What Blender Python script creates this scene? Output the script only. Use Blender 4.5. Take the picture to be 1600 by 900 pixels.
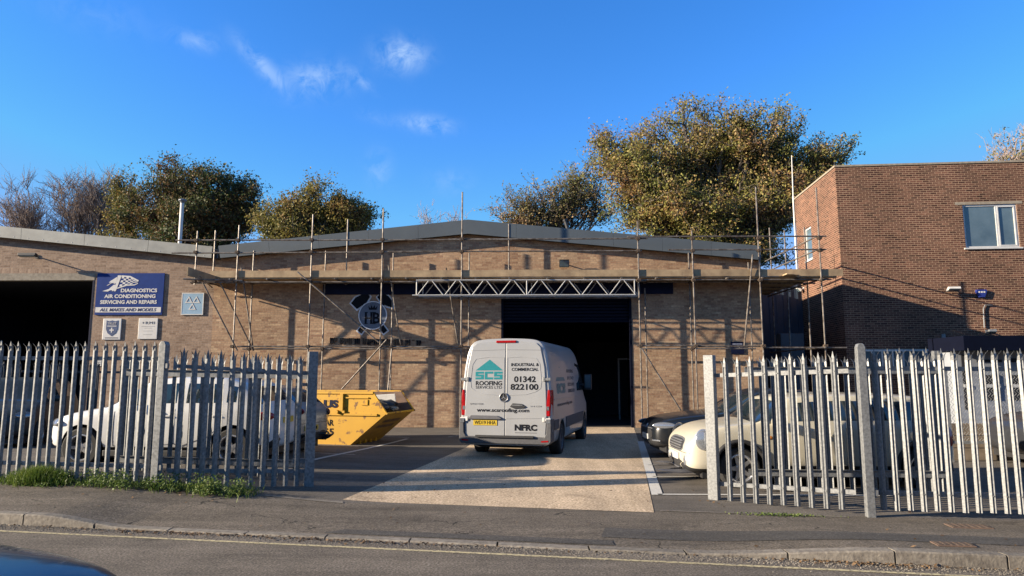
import bpy, bmesh, math, random
from mathutils import Vector, Matrix, noise
R_ = math.radians
rnd = random.Random(7)
for o in list(bpy.data.objects): bpy.data.objects.remove(o)
scene = bpy.context.scene
col = scene.collection
# ------------------------------------------------------------------ camera
F_PX, EYE, PITCH, YAW = 1070.0, 1.7, R_(7.35), R_(1.07)
cd = bpy.data.cameras.new("camera"); cam = bpy.data.objects.new("camera", cd); col.objects.link(cam)
cd.sensor_width = 36; cd.lens = F_PX / 1600 * 36; cd.clip_end = 2000; cd.clip_start = .05
cam.location = (0, 0, EYE); cam.rotation_euler = (math.pi/2 + PITCH, 0, YAW)
scene.camera = cam
FWD = Vector((-math.sin(YAW)*math.cos(PITCH), math.cos(YAW)*math.cos(PITCH), math.sin(PITCH)))
RGT = Vector((math.cos(YAW), math.sin(YAW), 0)); UPV = RGT.cross(FWD)
CAM = Vector((0, 0, EYE))
def ray(px, py): return (FWD*F_PX + RGT*(px-800) + UPV*(450-py)).normalized()
def P(px, py, Y): d = ray(px, py); return CAM + d*(Y/d.y)
def G(px, py, z=0.0): d = ray(px, py); return CAM + d*((z-EYE)/d.z)
def X_at(px, py, Y): return P(px, py, Y).x
def Z_at(py, Y, px=800): return P(px, py, Y).z
# ------------------------------------------------------------------ light
SUN_AZ, SUN_EL = R_(78), R_(15.8)         # azimuth measured from the view axis, sun low on the left behind the camera
sdir = Vector((math.sin(SUN_AZ)*math.cos(SUN_EL), math.cos(SUN_AZ)*math.cos(SUN_EL), -math.sin(SUN_EL)))
sl = bpy.data.lights.new("sun", 'SUN'); so = bpy.data.objects.new("sun", sl); col.objects.link(so)
sl.energy = 5.0; sl.angle = R_(.5); sl.color = (1, .85, .65)
so.rotation_euler = sdir.to_track_quat('-Z', 'Y').to_euler(); so.location = (-20, -5, 20)
world = bpy.data.worlds.new("World"); scene.world = world; world.use_nodes = True
wn, wl = world.node_tree.nodes, world.node_tree.links
wn.clear()
def N(nt, typ, **kw):
    n = nt.nodes.new(typ)
    for k, v in kw.items():
        if k in n.inputs: n.inputs[k].default_value = v
        else: setattr(n, k, v)
    return n
wt = world.node_tree
sky = N(wt, 'ShaderNodeTexSky'); sky.sky_type = 'NISHITA'; sky.sun_disc = False
sky.sun_elevation = SUN_EL; sky.sun_rotation = math.atan2(-sdir.x, -sdir.y) % (2*math.pi)
sky.air_density = 1.0; sky.dust_density = .1; sky.ozone_density = 3.2
hsv = N(wt, 'ShaderNodeHueSaturation'); hsv.inputs['Saturation'].default_value = 1.24; hsv.inputs['Value'].default_value = 1.0
wl.new(sky.outputs[0], hsv.inputs['Color'])
tc = N(wt, 'ShaderNodeTexCoord')
nz = N(wt, 'ShaderNodeTexNoise'); nz.inputs['Scale'].default_value = 34; nz.inputs['Detail'].default_value = 9; nz.inputs['Roughness'].default_value = .62
nz.inputs['Distortion'].default_value = .5
wl.new(tc.outputs['Generated'], nz.inputs['Vector'])
def wmath(op, a, b=None, clamp=False):
    n = N(wt, 'ShaderNodeMath'); n.operation = op; n.use_clamp = clamp
    for i, v in enumerate((a, b)):
        if v is None: continue
        if isinstance(v, (int, float)): n.inputs[i].default_value = v
        else: wl.new(v, n.inputs[i])
    return n.outputs[0]
def wdot(vec):
    n = N(wt, 'ShaderNodeVectorMath'); n.operation = 'DOT_PRODUCT'
    wl.new(tc.outputs['Generated'], n.inputs[0]); n.inputs[1].default_value = vec; return n.outputs['Value']
tot = None
for (px, py, a, b, rot, dens) in [(628, 86, 27, 17, 0, 1.15), (668, 194, 28, 10, 4, .9), (492, 126, 38, 18, -12, .8), (408, 100, 34, 9, 40, .75),
                                  (308, 66, 22, 10, 0, .5), (592, 262, 14, 20, 0, .45), (562, 124, 18, 6, 40, .55), (705, 285, 24, 15, 0, .26),
                                  (592, 185, 22, 8, 10, .24), (150, 20, 60, 20, 0, .12)]:
    d = ray(px, py); r = d.cross(Vector((0, 0, 1))).normalized(); u = r.cross(d)
    c, s = math.cos(R_(-rot)), math.sin(R_(-rot))
    r2, u2 = r*c+u*s, u*c-r*s
    q = wmath('ADD', wmath('POWER', wmath('MULTIPLY', wdot(r2), F_PX/a), 2), wmath('POWER', wmath('MULTIPLY', wdot(u2), F_PX/b), 2))
    # only in front
    g = wmath('EXPONENT', wmath('MULTIPLY', q, -.75))
    g = wmath('MULTIPLY', g, wmath('GREATER_THAN', wdot(d), 0))
    g = wmath('MULTIPLY', g, dens)
    tot = g if tot is None else wmath('ADD', tot, g)
cl = wmath('MULTIPLY', tot, wmath('MULTIPLY', wmath('SUBTRACT', nz.outputs['Fac'], .38), 4.6, True), True)
cl = wmath('MULTIPLY', cl, .62)
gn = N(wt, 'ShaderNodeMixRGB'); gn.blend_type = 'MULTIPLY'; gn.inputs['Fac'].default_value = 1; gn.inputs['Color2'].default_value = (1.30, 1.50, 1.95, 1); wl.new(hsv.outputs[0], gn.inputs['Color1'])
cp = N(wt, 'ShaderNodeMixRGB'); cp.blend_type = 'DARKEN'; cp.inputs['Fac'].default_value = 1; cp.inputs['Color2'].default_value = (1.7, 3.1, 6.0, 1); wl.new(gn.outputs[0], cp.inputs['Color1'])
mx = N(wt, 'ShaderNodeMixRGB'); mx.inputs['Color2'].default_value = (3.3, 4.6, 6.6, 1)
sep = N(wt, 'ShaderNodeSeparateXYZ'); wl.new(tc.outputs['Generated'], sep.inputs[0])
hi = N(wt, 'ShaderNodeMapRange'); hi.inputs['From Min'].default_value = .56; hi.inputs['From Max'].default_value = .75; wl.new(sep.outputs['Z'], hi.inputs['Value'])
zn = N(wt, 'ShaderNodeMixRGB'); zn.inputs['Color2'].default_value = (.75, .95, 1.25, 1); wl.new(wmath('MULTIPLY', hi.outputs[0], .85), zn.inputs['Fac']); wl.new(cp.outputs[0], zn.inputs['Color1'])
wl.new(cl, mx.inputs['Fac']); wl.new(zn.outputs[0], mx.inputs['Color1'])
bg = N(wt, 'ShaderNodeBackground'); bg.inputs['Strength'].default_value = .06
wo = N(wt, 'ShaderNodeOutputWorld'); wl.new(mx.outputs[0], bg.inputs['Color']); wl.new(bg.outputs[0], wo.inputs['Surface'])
scene.view_settings.view_transform = 'Standard'; scene.view_settings.look = 'None'
scene.view_settings.exposure = 1.45; scene.view_settings.gamma = 1

# ------------------------------------------------------------------ materials
MATS = {}
def mat(name, c1, c2=None, rough=.7, metal=0, scale=6, detail=5, bump=0, bscale=None, coat=0, contrast=(.35, .65), spec=.5, c3=None, blotch=.0, trans=0, emit=None):
    if name in MATS: return MATS[name]
    m = bpy.data.materials.new(name); m.use_nodes = True; nt = m.node_tree; b = nt.nodes['Principled BSDF']
    b.inputs['Roughness'].default_value = rough; b.inputs['Metallic'].default_value = metal
    b.inputs['Specular IOR Level'].default_value = spec
    if coat: b.inputs['Coat Weight'].default_value = coat; b.inputs['Coat Roughness'].default_value = .05
    tc = N(nt, 'ShaderNodeTexCoord'); L = nt.links
    c2 = c2 or tuple(x*.82 for x in c1)
    n1 = N(nt, 'ShaderNodeTexNoise', Scale=scale, Detail=detail); n1.inputs['Roughness'].default_value = .6
    L.new(tc.outputs['Object'], n1.inputs['Vector'])
    cr = N(nt, 'ShaderNodeValToRGB'); cr.color_ramp.elements[0].position, cr.color_ramp.elements[1].position = contrast
    cr.color_ramp.elements[0].color = (*c2, 1); cr.color_ramp.elements[1].color = (*c1, 1)
    if c3: e = cr.color_ramp.elements.new(.5*(contrast[0]+contrast[1])); e.color = (*c3, 1)
    L.new(n1.outputs['Fac'], cr.inputs['Fac']); out = cr.outputs[0]
    if blotch:
        n2 = N(nt, 'ShaderNodeTexNoise', Scale=.55, Detail=6); L.new(tc.outputs['Object'], n2.inputs['Vector'])
        mr = N(nt, 'ShaderNodeMapRange'); mr.inputs['From Min'].default_value = .35; mr.inputs['From Max'].default_value = .68
        mr.inputs['To Min'].default_value = 1-blotch; mr.inputs['To Max'].default_value = 1+blotch*.5
        L.new(n2.outputs['Fac'], mr.inputs['Value'])
        mm = N(nt, 'ShaderNodeVectorMath'); mm.operation = 'SCALE'; L.new(out, mm.inputs[0]); L.new(mr.outputs[0], mm.inputs['Scale']); out = mm.outputs[0]
    L.new(out, b.inputs['Base Color'])
    if bump:
        bp = N(nt, 'ShaderNodeBump'); bp.inputs['Strength'].default_value = bump; bp.inputs['Distance'].default_value = .02
        n3 = N(nt, 'ShaderNodeTexNoise', Scale=bscale or scale*2, Detail=4); L.new(tc.outputs['Object'], n3.inputs['Vector'])
        L.new(n3.outputs['Fac'], bp.inputs['Height']); L.new(bp.outputs[0], b.inputs['Normal'])
    if emit: b.inputs['Emission Color'].default_value = (*emit[0], 1); b.inputs['Emission Strength'].default_value = emit[1]
    MATS[name] = m; return m
def brick_mat(name, ca, cb, cc, mortar, w=.215, h=.065, mo=.011, bump=.5, blotch=.18, stain=None):
    m = bpy.data.materials.new(name); m.use_nodes = True; nt = m.node_tree; b = nt.nodes['Principled BSDF']; L = nt.links
    b.inputs['Roughness'].default_value = .88; b.inputs['Specular IOR Level'].default_value = .25
    uv = N(nt, 'ShaderNodeUVMap'); uv.uv_map = 'UVMap'
    br = N(nt, 'ShaderNodeTexBrick'); br.inputs['Scale'].default_value = 1
    br.inputs['Brick Width'].default_value = w+mo; br.inputs['Row Height'].default_value = h+mo
    br.inputs['Mortar Size'].default_value = mo*.5; br.inputs['Mortar Smooth'].default_value = .15
    br.inputs['Color1'].default_value = (0, 0, 0, 1); br.inputs['Color2'].default_value = (1, 1, 1, 1); br.inputs['Mortar'].default_value = (.5, .5, .5, 1)
    L.new(uv.outputs[0], br.inputs['Vector'])
    cr = N(nt, 'ShaderNodeValToRGB'); e = cr.color_ramp.elements
    e[0].position = 0; e[0].color = (*ca, 1); e[1].position = 1; e[1].color = (*cc, 1)
    k = e.new(.45); k.color = (*cb, 1); k = e.new(.75); k.color = (*[(x+y)/2 for x, y in zip(ca, cc)], 1)
    L.new(br.outputs['Color'], cr.inputs['Fac'])
    n1 = N(nt, 'ShaderNodeTexNoise', Scale=14, Detail=6); L.new(uv.outputs[0], n1.inputs['Vector'])
    n2 = N(nt, 'ShaderNodeTexNoise', Scale=.45, Detail=7); n2.inputs['Roughness'].default_value = .65; L.new(uv.outputs[0], n2.inputs['Vector'])
    def mr(src, a, bb, f0=.3, f1=.7):
        r = N(nt, 'ShaderNodeMapRange'); r.inputs['From Min'].default_value = f0; r.inputs['From Max'].default_value = f1
        r.inputs['To Min'].default_value = a; r.inputs['To Max'].default_value = bb; L.new(src, r.inputs['Value']); return r.outputs[0]
    def sc(colr, f):
        v = N(nt, 'ShaderNodeVectorMath'); v.operation = 'SCALE'; L.new(colr, v.inputs[0]); L.new(f, v.inputs['Scale']); return v.outputs[0]
    c = sc(cr.outputs[0], mr(n1.outputs['Fac'], .75, 1.2))
    mix = N(nt, 'ShaderNodeMixRGB'); mix.inputs['Color2'].default_value = (*mortar, 1)
    L.new(br.outputs['Fac'], mix.inputs['Fac']); L.new(c, mix.inputs['Color1'])
    c = sc(mix.outputs[0], mr(n2.outputs['Fac'], 1-blotch, 1+blotch*.6))
    L.new(c, b.inputs['Base Color'])
    bp = N(nt, 'ShaderNodeBump'); bp.inputs['Strength'].default_value = bump; bp.inputs['Distance'].default_value = .006
    inv = N(nt, 'ShaderNodeMath'); inv.operation = 'SUBTRACT'; inv.inputs[0].default_value = 1; L.new(br.outputs['Fac'], inv.inputs[1])
    ad = N(nt, 'ShaderNodeMath'); ad.operation = 'ADD'; L.new(inv.outputs[0], ad.inputs[0]); L.new(n1.outputs['Fac'], ad.inputs[1])
    L.new(ad.outputs[0], bp.inputs['Height']); L.new(bp.outputs[0], b.inputs['Normal'])
    MATS[name] = m; return m
M_BRICK = brick_mat('buff_brick', (.275, .16, .10), (.40, .26, .158), (.485, .335, .205), (.30, .215, .145), blotch=.30)
M_BRICK_L = brick_mat('brown_brick', (.22, .145, .10), (.31, .215, .15), (.38, .27, .19), (.28, .22, .17), blotch=.2)
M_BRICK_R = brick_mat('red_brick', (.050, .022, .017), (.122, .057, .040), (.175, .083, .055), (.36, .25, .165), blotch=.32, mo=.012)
M_SOLDIER = brick_mat('soldier_brick', (.22, .145, .10), (.31, .215, .15), (.38, .27, .19), (.28, .22, .17), w=.065, h=.215)

def asphalt_mat(name, dark, mid, light, blotch=.3, sp=.58, scale=230, crack=False, wear=(.22, 2.6, 1), wamt=.22):
    m = bpy.data.materials.new(name); m.use_nodes = True; nt = m.node_tree; b = nt.nodes['Principled BSDF']; L = nt.links
    b.inputs['Roughness'].default_value = .9; b.inputs['Specular IOR Level'].default_value = .3
    tc = N(nt, 'ShaderNodeTexCoord')
    n1 = N(nt, 'ShaderNodeTexNoise', Scale=scale*.2, Detail=5); L.new(tc.outputs['Object'], n1.inputs['Vector']); n1.inputs['Roughness'].default_value = .75
    cr = N(nt, 'ShaderNodeValToRGB'); e = cr.color_ramp.elements
    e[0].position = .36; e[0].color = (*dark, 1); e[1].position = sp+.14; e[1].color = (*light, 1); k = e.new(.52); k.color = (*mid, 1)
    L.new(n1.outputs['Fac'], cr.inputs['Fac'])
    n2 = N(nt, 'ShaderNodeTexNoise', Scale=.8, Detail=8); n2.inputs['Roughness'].default_value = .68; L.new(tc.outputs['Object'], n2.inputs['Vector'])
    n4 = N(nt, 'ShaderNodeTexNoise', Scale=9, Detail=4); L.new(tc.outputs['Object'], n4.inputs['Vector'])
    a1 = N(nt, 'ShaderNodeMath'); a1.operation = 'MULTIPLY_ADD'; a1.inputs[1].default_value = .35; L.new(n4.outputs['Fac'], a1.inputs[0]); L.new(n2.outputs['Fac'], a1.inputs[2])
    r = N(nt, 'ShaderNodeMapRange'); r.inputs['From Min'].default_value = .48; r.inputs['From Max'].default_value = .88
    r.inputs['To Min'].default_value = 1-blotch; r.inputs['To Max'].default_value = 1+blotch*.7; L.new(a1.outputs[0], r.inputs['Value'])
    mp = N(nt, 'ShaderNodeMapping'); mp.inputs['Scale'].default_value = wear; mp.inputs['Rotation'].default_value = (0, 0, .16 if wear[0] < wear[1] else 0); L.new(tc.outputs['Object'], mp.inputs['Vector'])
    n6 = N(nt, 'ShaderNodeTexNoise', Scale=1, Detail=7); n6.inputs['Roughness'].default_value = .7; L.new(mp.outputs[0], n6.inputs['Vector'])
    r6 = N(nt, 'ShaderNodeMapRange'); r6.inputs['From Min'].default_value = .36; r6.inputs['From Max'].default_value = .62; r6.inputs['To Min'].default_value = 1-wamt; r6.inputs['To Max'].default_value = 1+wamt*.8; L.new(n6.outputs['Fac'], r6.inputs['Value'])
    mm6 = N(nt, 'ShaderNodeMath'); mm6.operation = 'MULTIPLY'; L.new(r.outputs[0], mm6.inputs[0]); L.new(r6.outputs[0], mm6.inputs[1])
    v = N(nt, 'ShaderNodeVectorMath'); v.operation = 'SCALE'; L.new(cr.outputs[0], v.inputs[0]); L.new(mm6.outputs[0], v.inputs['Scale']); out = v.outputs[0]
    n7 = N(nt, 'ShaderNodeTexNoise', Scale=1.15, Detail=9); n7.inputs['Roughness'].default_value = .62; n7.inputs['Distortion'].default_value = .6; L.new(tc.outputs['Object'], n7.inputs['Vector'])
    r7 = N(nt, 'ShaderNodeMapRange'); r7.inputs['From Min'].default_value = .60; r7.inputs['From Max'].default_value = .70; r7.inputs['To Min'].default_value = 1; r7.inputs['To Max'].default_value = .58; L.new(n7.outputs['Fac'], r7.inputs['Value'])
    v7 = N(nt, 'ShaderNodeVectorMath'); v7.operation = 'SCALE'; L.new(out, v7.inputs[0]); L.new(r7.outputs[0], v7.inputs['Scale']); out = v7.outputs[0]
    if crack:
        vo = N(nt, 'ShaderNodeTexVoronoi'); vo.feature = 'DISTANCE_TO_EDGE'; vo.inputs['Scale'].default_value = .55
        nn = N(nt, 'ShaderNodeTexNoise', Scale=3, Detail=5); L.new(tc.outputs['Object'], nn.inputs['Vector'])
        vm = N(nt, 'ShaderNodeVectorMath'); vm.operation = 'MULTIPLY_ADD'; vm.inputs[1].default_value = (.5, .5, .5)
        L.new(nn.outputs['Color'], vm.inputs[0]); L.new(tc.outputs['Object'], vm.inputs[2]); L.new(vm.outputs[0], vo.inputs['Vector'])
        lt = N(nt, 'ShaderNodeMath'); lt.operation = 'LESS_THAN'; lt.inputs[1].default_value = .0045; L.new(vo.outputs['Distance'], lt.inputs[0])
        gt = N(nt, 'ShaderNodeMath'); gt.operation = 'GREATER_THAN'; gt.inputs[1].default_value = .52; L.new(n2.outputs['Fac'], gt.inputs[0])
        mu = N(nt, 'ShaderNodeMath'); mu.operation = 'MULTIPLY'; L.new(lt.outputs[0], mu.inputs[0]); L.new(gt.outputs[0], mu.inputs[1])
        mxx = N(nt, 'ShaderNodeMixRGB'); mxx.inputs['Color2'].default_value = (.02, .018, .015, 1); L.new(mu.outputs[0], mxx.inputs['Fac']); L.new(out, mxx.inputs['Color1']); out = mxx.outputs[0]
    L.new(out, b.inputs['Base Color'])
    bp = N(nt, 'ShaderNodeBump'); bp.inputs['Strength'].default_value = .55; bp.inputs['Distance'].default_value = .008
    L.new(n1.outputs['Fac'], bp.inputs['Height']); L.new(bp.outputs[0], b.inputs['Normal'])
    MATS[name] = m; return m
M_ROAD = asphalt_mat('road_asphalt', (.055, .046, .038), (.15, .128, .104), (.36, .315, .26), .34)
M_PAVE = asphalt_mat('pavement_asphalt', (.050, .042, .034), (.128, .108, .086), (.28, .24, .20), .32, crack=True)
M_YARD = asphalt_mat('yard_asphalt', (.065, .057, .050), (.13, .115, .10), (.22, .195, .17), .24, sp=.62)
M_DRIVE = asphalt_mat('resin_gravel', (.24, .175, .115), (.52, .40, .275), (.90, .74, .55), .2, scale=150, wear=(2.4, .25, 1), wamt=.16)
M_DIRT = mat('rough_ground', (.07, .065, .04), (.03, .035, .02), scale=.6, detail=8, rough=.95)
M_KERB = mat('kerb_concrete', (0.2465, 0.221, 0.187), (0.136, 0.119, 0.102), scale=18, detail=8, rough=.9, bump=.3, blotch=.3)
M_WHITE = mat('white_line_paint', (.52, .51, .48), (.34, .325, .30), scale=30, detail=8, rough=.8, contrast=(.32, .48))
M_YELLOW = mat('yellow_line_paint', (.50, .43, .25), (.19, .165, .12), scale=26, detail=8, rough=.8, contrast=(.40, .52), blotch=.2)
M_FASCIA = mat('grey_cladding', (0.0897, 0.1053, 0.1131), (0.078, 0.09126, 0.09906), scale=1.2, rough=.5, metal=0)
M_FASCIA_L = mat('pale_grey_fascia', (.33, .33, .29), (.25, .25, .225), scale=3, rough=.6, blotch=.15)
M_ROOF = mat('roof_sheet', (.13, .13, .13), scale=3, rough=.6)
M_CONC = mat('concrete_lintel', (.30, .26, .20), (.20, .17, .13), scale=9, rough=.9)
M_GALV = mat('galvanised_steel', (.245, .252, .255), (.16, .166, .172), scale=34, detail=3, rough=.5, metal=.3, contrast=(.38, .6), blotch=.25)
M_GALV_L = mat('weathered_galvanised_steel', (.255, .262, .262), (.155, .16, .162), scale=26, detail=3, rough=.55, metal=.25, contrast=(.38, .6), blotch=.25)
M_TUBE = mat('scaffold_tube', (.215, .19, .165), (.085, .066, .052), scale=7, detail=6, rough=.5, metal=.4, contrast=(.38, .60))
M_COUPLER = mat('rusty_coupler', (.12, .085, .06), (.06, .045, .035), scale=30, rough=.8, metal=.3)
M_BOARD = mat('scaffold_board', (0.425, 0.3102, 0.1827), (0.272, 0.1913, 0.1148), scale=3.2, detail=9, rough=.9, blotch=.25)
M_ALU = mat('aluminium', (0.4836, 0.4774, 0.4526), (0.3844, 0.3782, 0.3596), scale=14, rough=.45, metal=.3)
M_BLACK = mat('black_plastic', (.022, .022, .024), (.016, .016, .017), scale=9, rough=.55)
M_TYRE = mat('tyre_rubber', (.022, .021, .020), (.014, .014, .014), scale=30, rough=.85)
M_RIM = mat('alloy_rim', (.52, .52, .53), (.40, .40, .41), scale=20, rough=.3, metal=.8)
M_RIMD = mat('dark_alloy', (.05, .05, .055), (.03, .03, .035), scale=20, rough=.35, metal=.5)
M_GLASS = mat('car_glass', (.018, .028, .035), (.012, .02, .026), scale=1.5, rough=.06, coat=.4, spec=.7)
M_BGLASS = mat('window_glass', (.10, .14, .16), (.06, .09, .105), scale=1.1, rough=.05, spec=.9)
M_RED = mat('red_lens', (0.336, 0.0096, 0.012), (0.24, 0.0064, 0.008), scale=30, rough=.15, coat=.5)
M_CLEAR = mat('clear_lens', (.34, .36, .39), (.13, .14, .16), scale=24, rough=.12, metal=.5, coat=.6)
M_AMBER = mat('amber_lens', (.6, .20, .02), scale=30, rough=.2)
M_PLATE_Y = mat('yellow_plate', (0.504, 0.35, 0.028), scale=20, rough=.4)
M_PLATE_W = mat('white_plate', (0.49, 0.49, 0.476), scale=20, rough=.4)
M_INK = mat('black_ink', (.010, .011, .015), scale=20, rough=.7, spec=.1)
M_INKG = mat('grey_ink', (.10, .10, .11), scale=20, rough=.5)
M_TEAL = mat('teal_ink', (0.009, 0.18, 0.204), (0.0072, 0.156, 0.18), scale=20, rough=.4)
M_NAVY = mat('navy_panel', (.006, .010, .036), (.004, .007, .026), scale=6, rough=.6, spec=.15)
M_BLUES = mat('blue_sign', (.011, .040, .185), (.009, .034, .16), scale=5, rough=.6, spec=.1)
M_LBLUE = mat('pale_blue_sign', (0.24, 0.376, 0.496), (0.208, 0.336, 0.448), scale=5, rough=.6)
M_SIGNW = mat('white_sign', (.62, .60, .56), (.54, .52, .48), scale=4, rough=.5)
M_UPVC = mat('white_upvc', (0.528, 0.528, 0.5148), (0.462, 0.462, 0.4422), scale=4, rough=.4)
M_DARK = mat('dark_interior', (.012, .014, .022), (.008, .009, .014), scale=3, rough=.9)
M_SHUT = mat('navy_shutter', (.0025, .004, .013), (.002, .003, .010), scale=5, rough=.6, spec=.12)
M_SKIP = mat('yellow_skip_paint', (.50, .27, .012), (.16, .075, .02), scale=4.5, detail=12, rough=.6, contrast=(.385, .43), blotch=.22)
M_RUST = mat('rusty_steel', (.15, .095, .068), (.08, .052, .04), scale=6, detail=8, rough=.9)
M_TRUNK = mat('bark', (.10, .082, .062), (.05, .042, .034), scale=6, rough=.95)
M_TWIG = mat('pale_twig', (.30, .235, .195), (.18, .14, .12), scale=4, rough=.95)
M_BLUECLAD = mat('dark_blue_cladding', (.028, .045, .075), (.02, .034, .058), scale=2, rough=.6)

def leaf_mat(name, stops, trans=.25):
    m = bpy.data.materials.new(name); m.use_nodes = True; nt = m.node_tree; b = nt.nodes['Principled BSDF']; L = nt.links
    b.inputs['Roughness'].default_value = .6; b.inputs['Specular IOR Level'].default_value = .3
    g = N(nt, 'ShaderNodeNewGeometry'); tc = N(nt, 'ShaderNodeTexCoord')
    n = N(nt, 'ShaderNodeTexNoise', Scale=.45, Detail=3); L.new(tc.outputs['Object'], n.inputs['Vector'])
    ma = N(nt, 'ShaderNodeMath'); ma.operation = 'MULTIPLY_ADD'; ma.inputs[1].default_value = .55; L.new(g.outputs['Random Per Island'], ma.inputs[0])
    sb = N(nt, 'ShaderNodeMath'); sb.operation = 'MULTIPLY_ADD'; sb.inputs[1].default_value = 1.9; sb.inputs[2].default_value = -.72; L.new(n.outputs['Fac'], sb.inputs[0])
    L.new(sb.outputs[0], ma.inputs[2])
    cr = N(nt, 'ShaderNodeValToRGB'); e = cr.color_ramp.elements
    e[0].position, e[0].color = stops[0][0], (*stops[0][1], 1); e[1].position, e[1].color = stops[-1][0], (*stops[-1][1], 1)
    for p, c in stops[1:-1]: k = e.new(p); k.color = (*c, 1)
    L.new(ma.outputs[0], cr.inputs['Fac']); L.new(cr.outputs[0], b.inputs['Base Color'])
    t = N(nt, 'ShaderNodeBsdfTranslucent'); L.new(cr.outputs[0], t.inputs['Color'])
    mx = N(nt, 'ShaderNodeMixShader'); mx.inputs[0].default_value = trans; o = nt.nodes['Material Output']
    L.new(b.outputs[0], mx.inputs[1]); L.new(t.outputs[0], mx.inputs[2]); L.new(mx.outputs[0], o.inputs['Surface'])
    MATS[name] = m; return m

# ------------------------------------------------------------------ mesh helpers
def tag(o, label=None, cat=None, group=None, kind=None):
    if label: o['label'] = label
    if cat: o['category'] = cat
    if group: o['group'] = group
    if kind: o['kind'] = kind
    return o
def empty(name, loc=(0, 0, 0), rz=0, label=None, cat=None, group=None):
    o = bpy.data.objects.new(name, None); col.objects.link(o); o.location = loc; o.rotation_euler = (0, 0, rz); o.empty_display_size = .2
    return tag(o, label, cat, group)
def box_uv(me):
    uv = me.uv_layers.new(name='UVMap') if 'UVMap' not in me.uv_layers else me.uv_layers['UVMap']
    V = me.vertices
    for p in me.polygons:
        n = p.normal; ax = max(range(3), key=lambda i: abs(n[i]))
        for li in p.loop_indices:
            c = V[me.loops[li].vertex_index].co
            uv.data[li].uv = (c.y, c.z) if ax == 0 else ((c.x, c.z) if ax == 1 else (c.x, c.y))
class MB:
    def __init__(s): s.v = []; s.f = []; s.m = []; s.mi = 0
    def add(s, vs, fs):
        k = len(s.v); s.v += [tuple(v) for v in vs]; s.f += [tuple(i+k for i in f) for f in fs]; s.m += [s.mi]*len(fs); return s
    def box(s, lo, hi, M=None):
        x0, y0, z0 = lo; x1, y1, z1 = hi
        vs = [Vector(p) for p in ((x0, y0, z0), (x1, y0, z0), (x1, y1, z0), (x0, y1, z0), (x0, y0, z1), (x1, y0, z1), (x1, y1, z1), (x0, y1, z1))]
        if M: vs = [M @ v for v in vs]
        return s.add(vs, [(0, 3, 2, 1), (4, 5, 6, 7), (0, 1, 5, 4), (1, 2, 6, 5), (2, 3, 7, 6), (3, 0, 4, 7)])
    def cbox(s, c, d, M=None): return s.box([c[i]-d[i]/2 for i in range(3)], [c[i]+d[i]/2 for i in range(3)], M)
    def prism(s, poly, a, b, axis='y', M=None):
        """poly in the plane across axis (y: (x,z); x: (y,z); z: (x,y)), extruded from a to b"""
        def mk(p, t):
            v = {'y': (p[0], t, p[1]), 'x': (t, p[0], p[1]), 'z': (p[0], p[1], t)}[axis]
            v = Vector(v); return M @ v if M else v
        n = len(poly); vs = [mk(p, a) for p in poly]+[mk(p, b) for p in poly]
        fs = [tuple(range(n)), tuple(reversed(range(n, 2*n)))]+[(i, i+n, (i+1) % n+n, (i+1) % n) for i in range(n)]
        return s.add(vs, fs)
    def tube(s, p0, p1, r, r1=None, n=8, cap=True):
        p0, p1 = Vector(p0), Vector(p1); d = (p1-p0); r1 = r if r1 is None else r1
        if d.length < 1e-6: return s
        d.normalize(); a = d.orthogonal().normalized(); b = d.cross(a)
        vs = []
        for p, rr in ((p0, r), (p1, r1)):
            for i in range(n): t = 2*math.pi*i/n; vs.append(p+a*math.cos(t)*rr+b*math.sin(t)*rr)
        fs = [(i, (i+1) % n, n+(i+1) % n, n+i) for i in range(n)]
        if cap: fs += [tuple(reversed(range(n))), tuple(range(n, 2*n))]
        return s.add(vs, fs)
    def path(s, pts, rs, n=6):
        """one continuous tapering tube through pts"""
        pts = [Vector(p) for p in pts]; k = len(s.v); ref = None
        for i, p in enumerate(pts):
            d = (pts[min(i+1, len(pts)-1)]-pts[max(i-1, 0)]).normalized()
            a = d.orthogonal().normalized() if ref is None else (ref-d*ref.dot(d)).normalized(); ref = a; b = d.cross(a)
            for j in range(n): t = 2*math.pi*j/n; s.v.append(tuple(p+(a*math.cos(t)+b*math.sin(t))*rs[i]))
        for i in range(len(pts)-1):
            for j in range(n): s.f.append((k+i*n+j, k+i*n+(j+1) % n, k+(i+1)*n+(j+1) % n, k+(i+1)*n+j)); s.m.append(s.mi)
        return s
    def lathe(s, prof, c, axis='y', n=24, M=None):
        """prof: list of (radius, along)"""
        c = Vector(c); k = len(s.v)
        for (r, t) in prof:
            for j in range(n):
                a = 2*math.pi*j/n; u, w = r*math.cos(a), r*math.sin(a)
                v = {'y': Vector((u, t, w)), 'x': Vector((t, u, w)), 'z': Vector((u, w, t))}[axis]+c
                s.v.append(tuple(M @ v if M else v))
        for i in range(len(prof)-1):
            for j in range(n): s.f.append((k+i*n+j, k+i*n+(j+1) % n, k+(i+1)*n+(j+1) % n, k+(i+1)*n+j)); s.m.append(s.mi)
        return s
    def mesh(s, name, mats, smooth=False, fix=True):
        me = bpy.data.meshes.new(name); me.from_pydata(s.v, [], s.f)
        mats = mats if isinstance(mats, (list, tuple)) else [mats]
        for m in mats: me.materials.append(m)
        me.polygons.foreach_set('material_index', s.m)
        if fix and len(s.f) < 20000:
            bm = bmesh.new(); bm.from_mesh(me); bmesh.ops.recalc_face_normals(bm, faces=bm.faces); bm.to_mesh(me); bm.free()
        me.update(); box_uv(me)
        if smooth: me.polygons.foreach_set('use_smooth', [True]*len(me.polygons))
        return me
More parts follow.
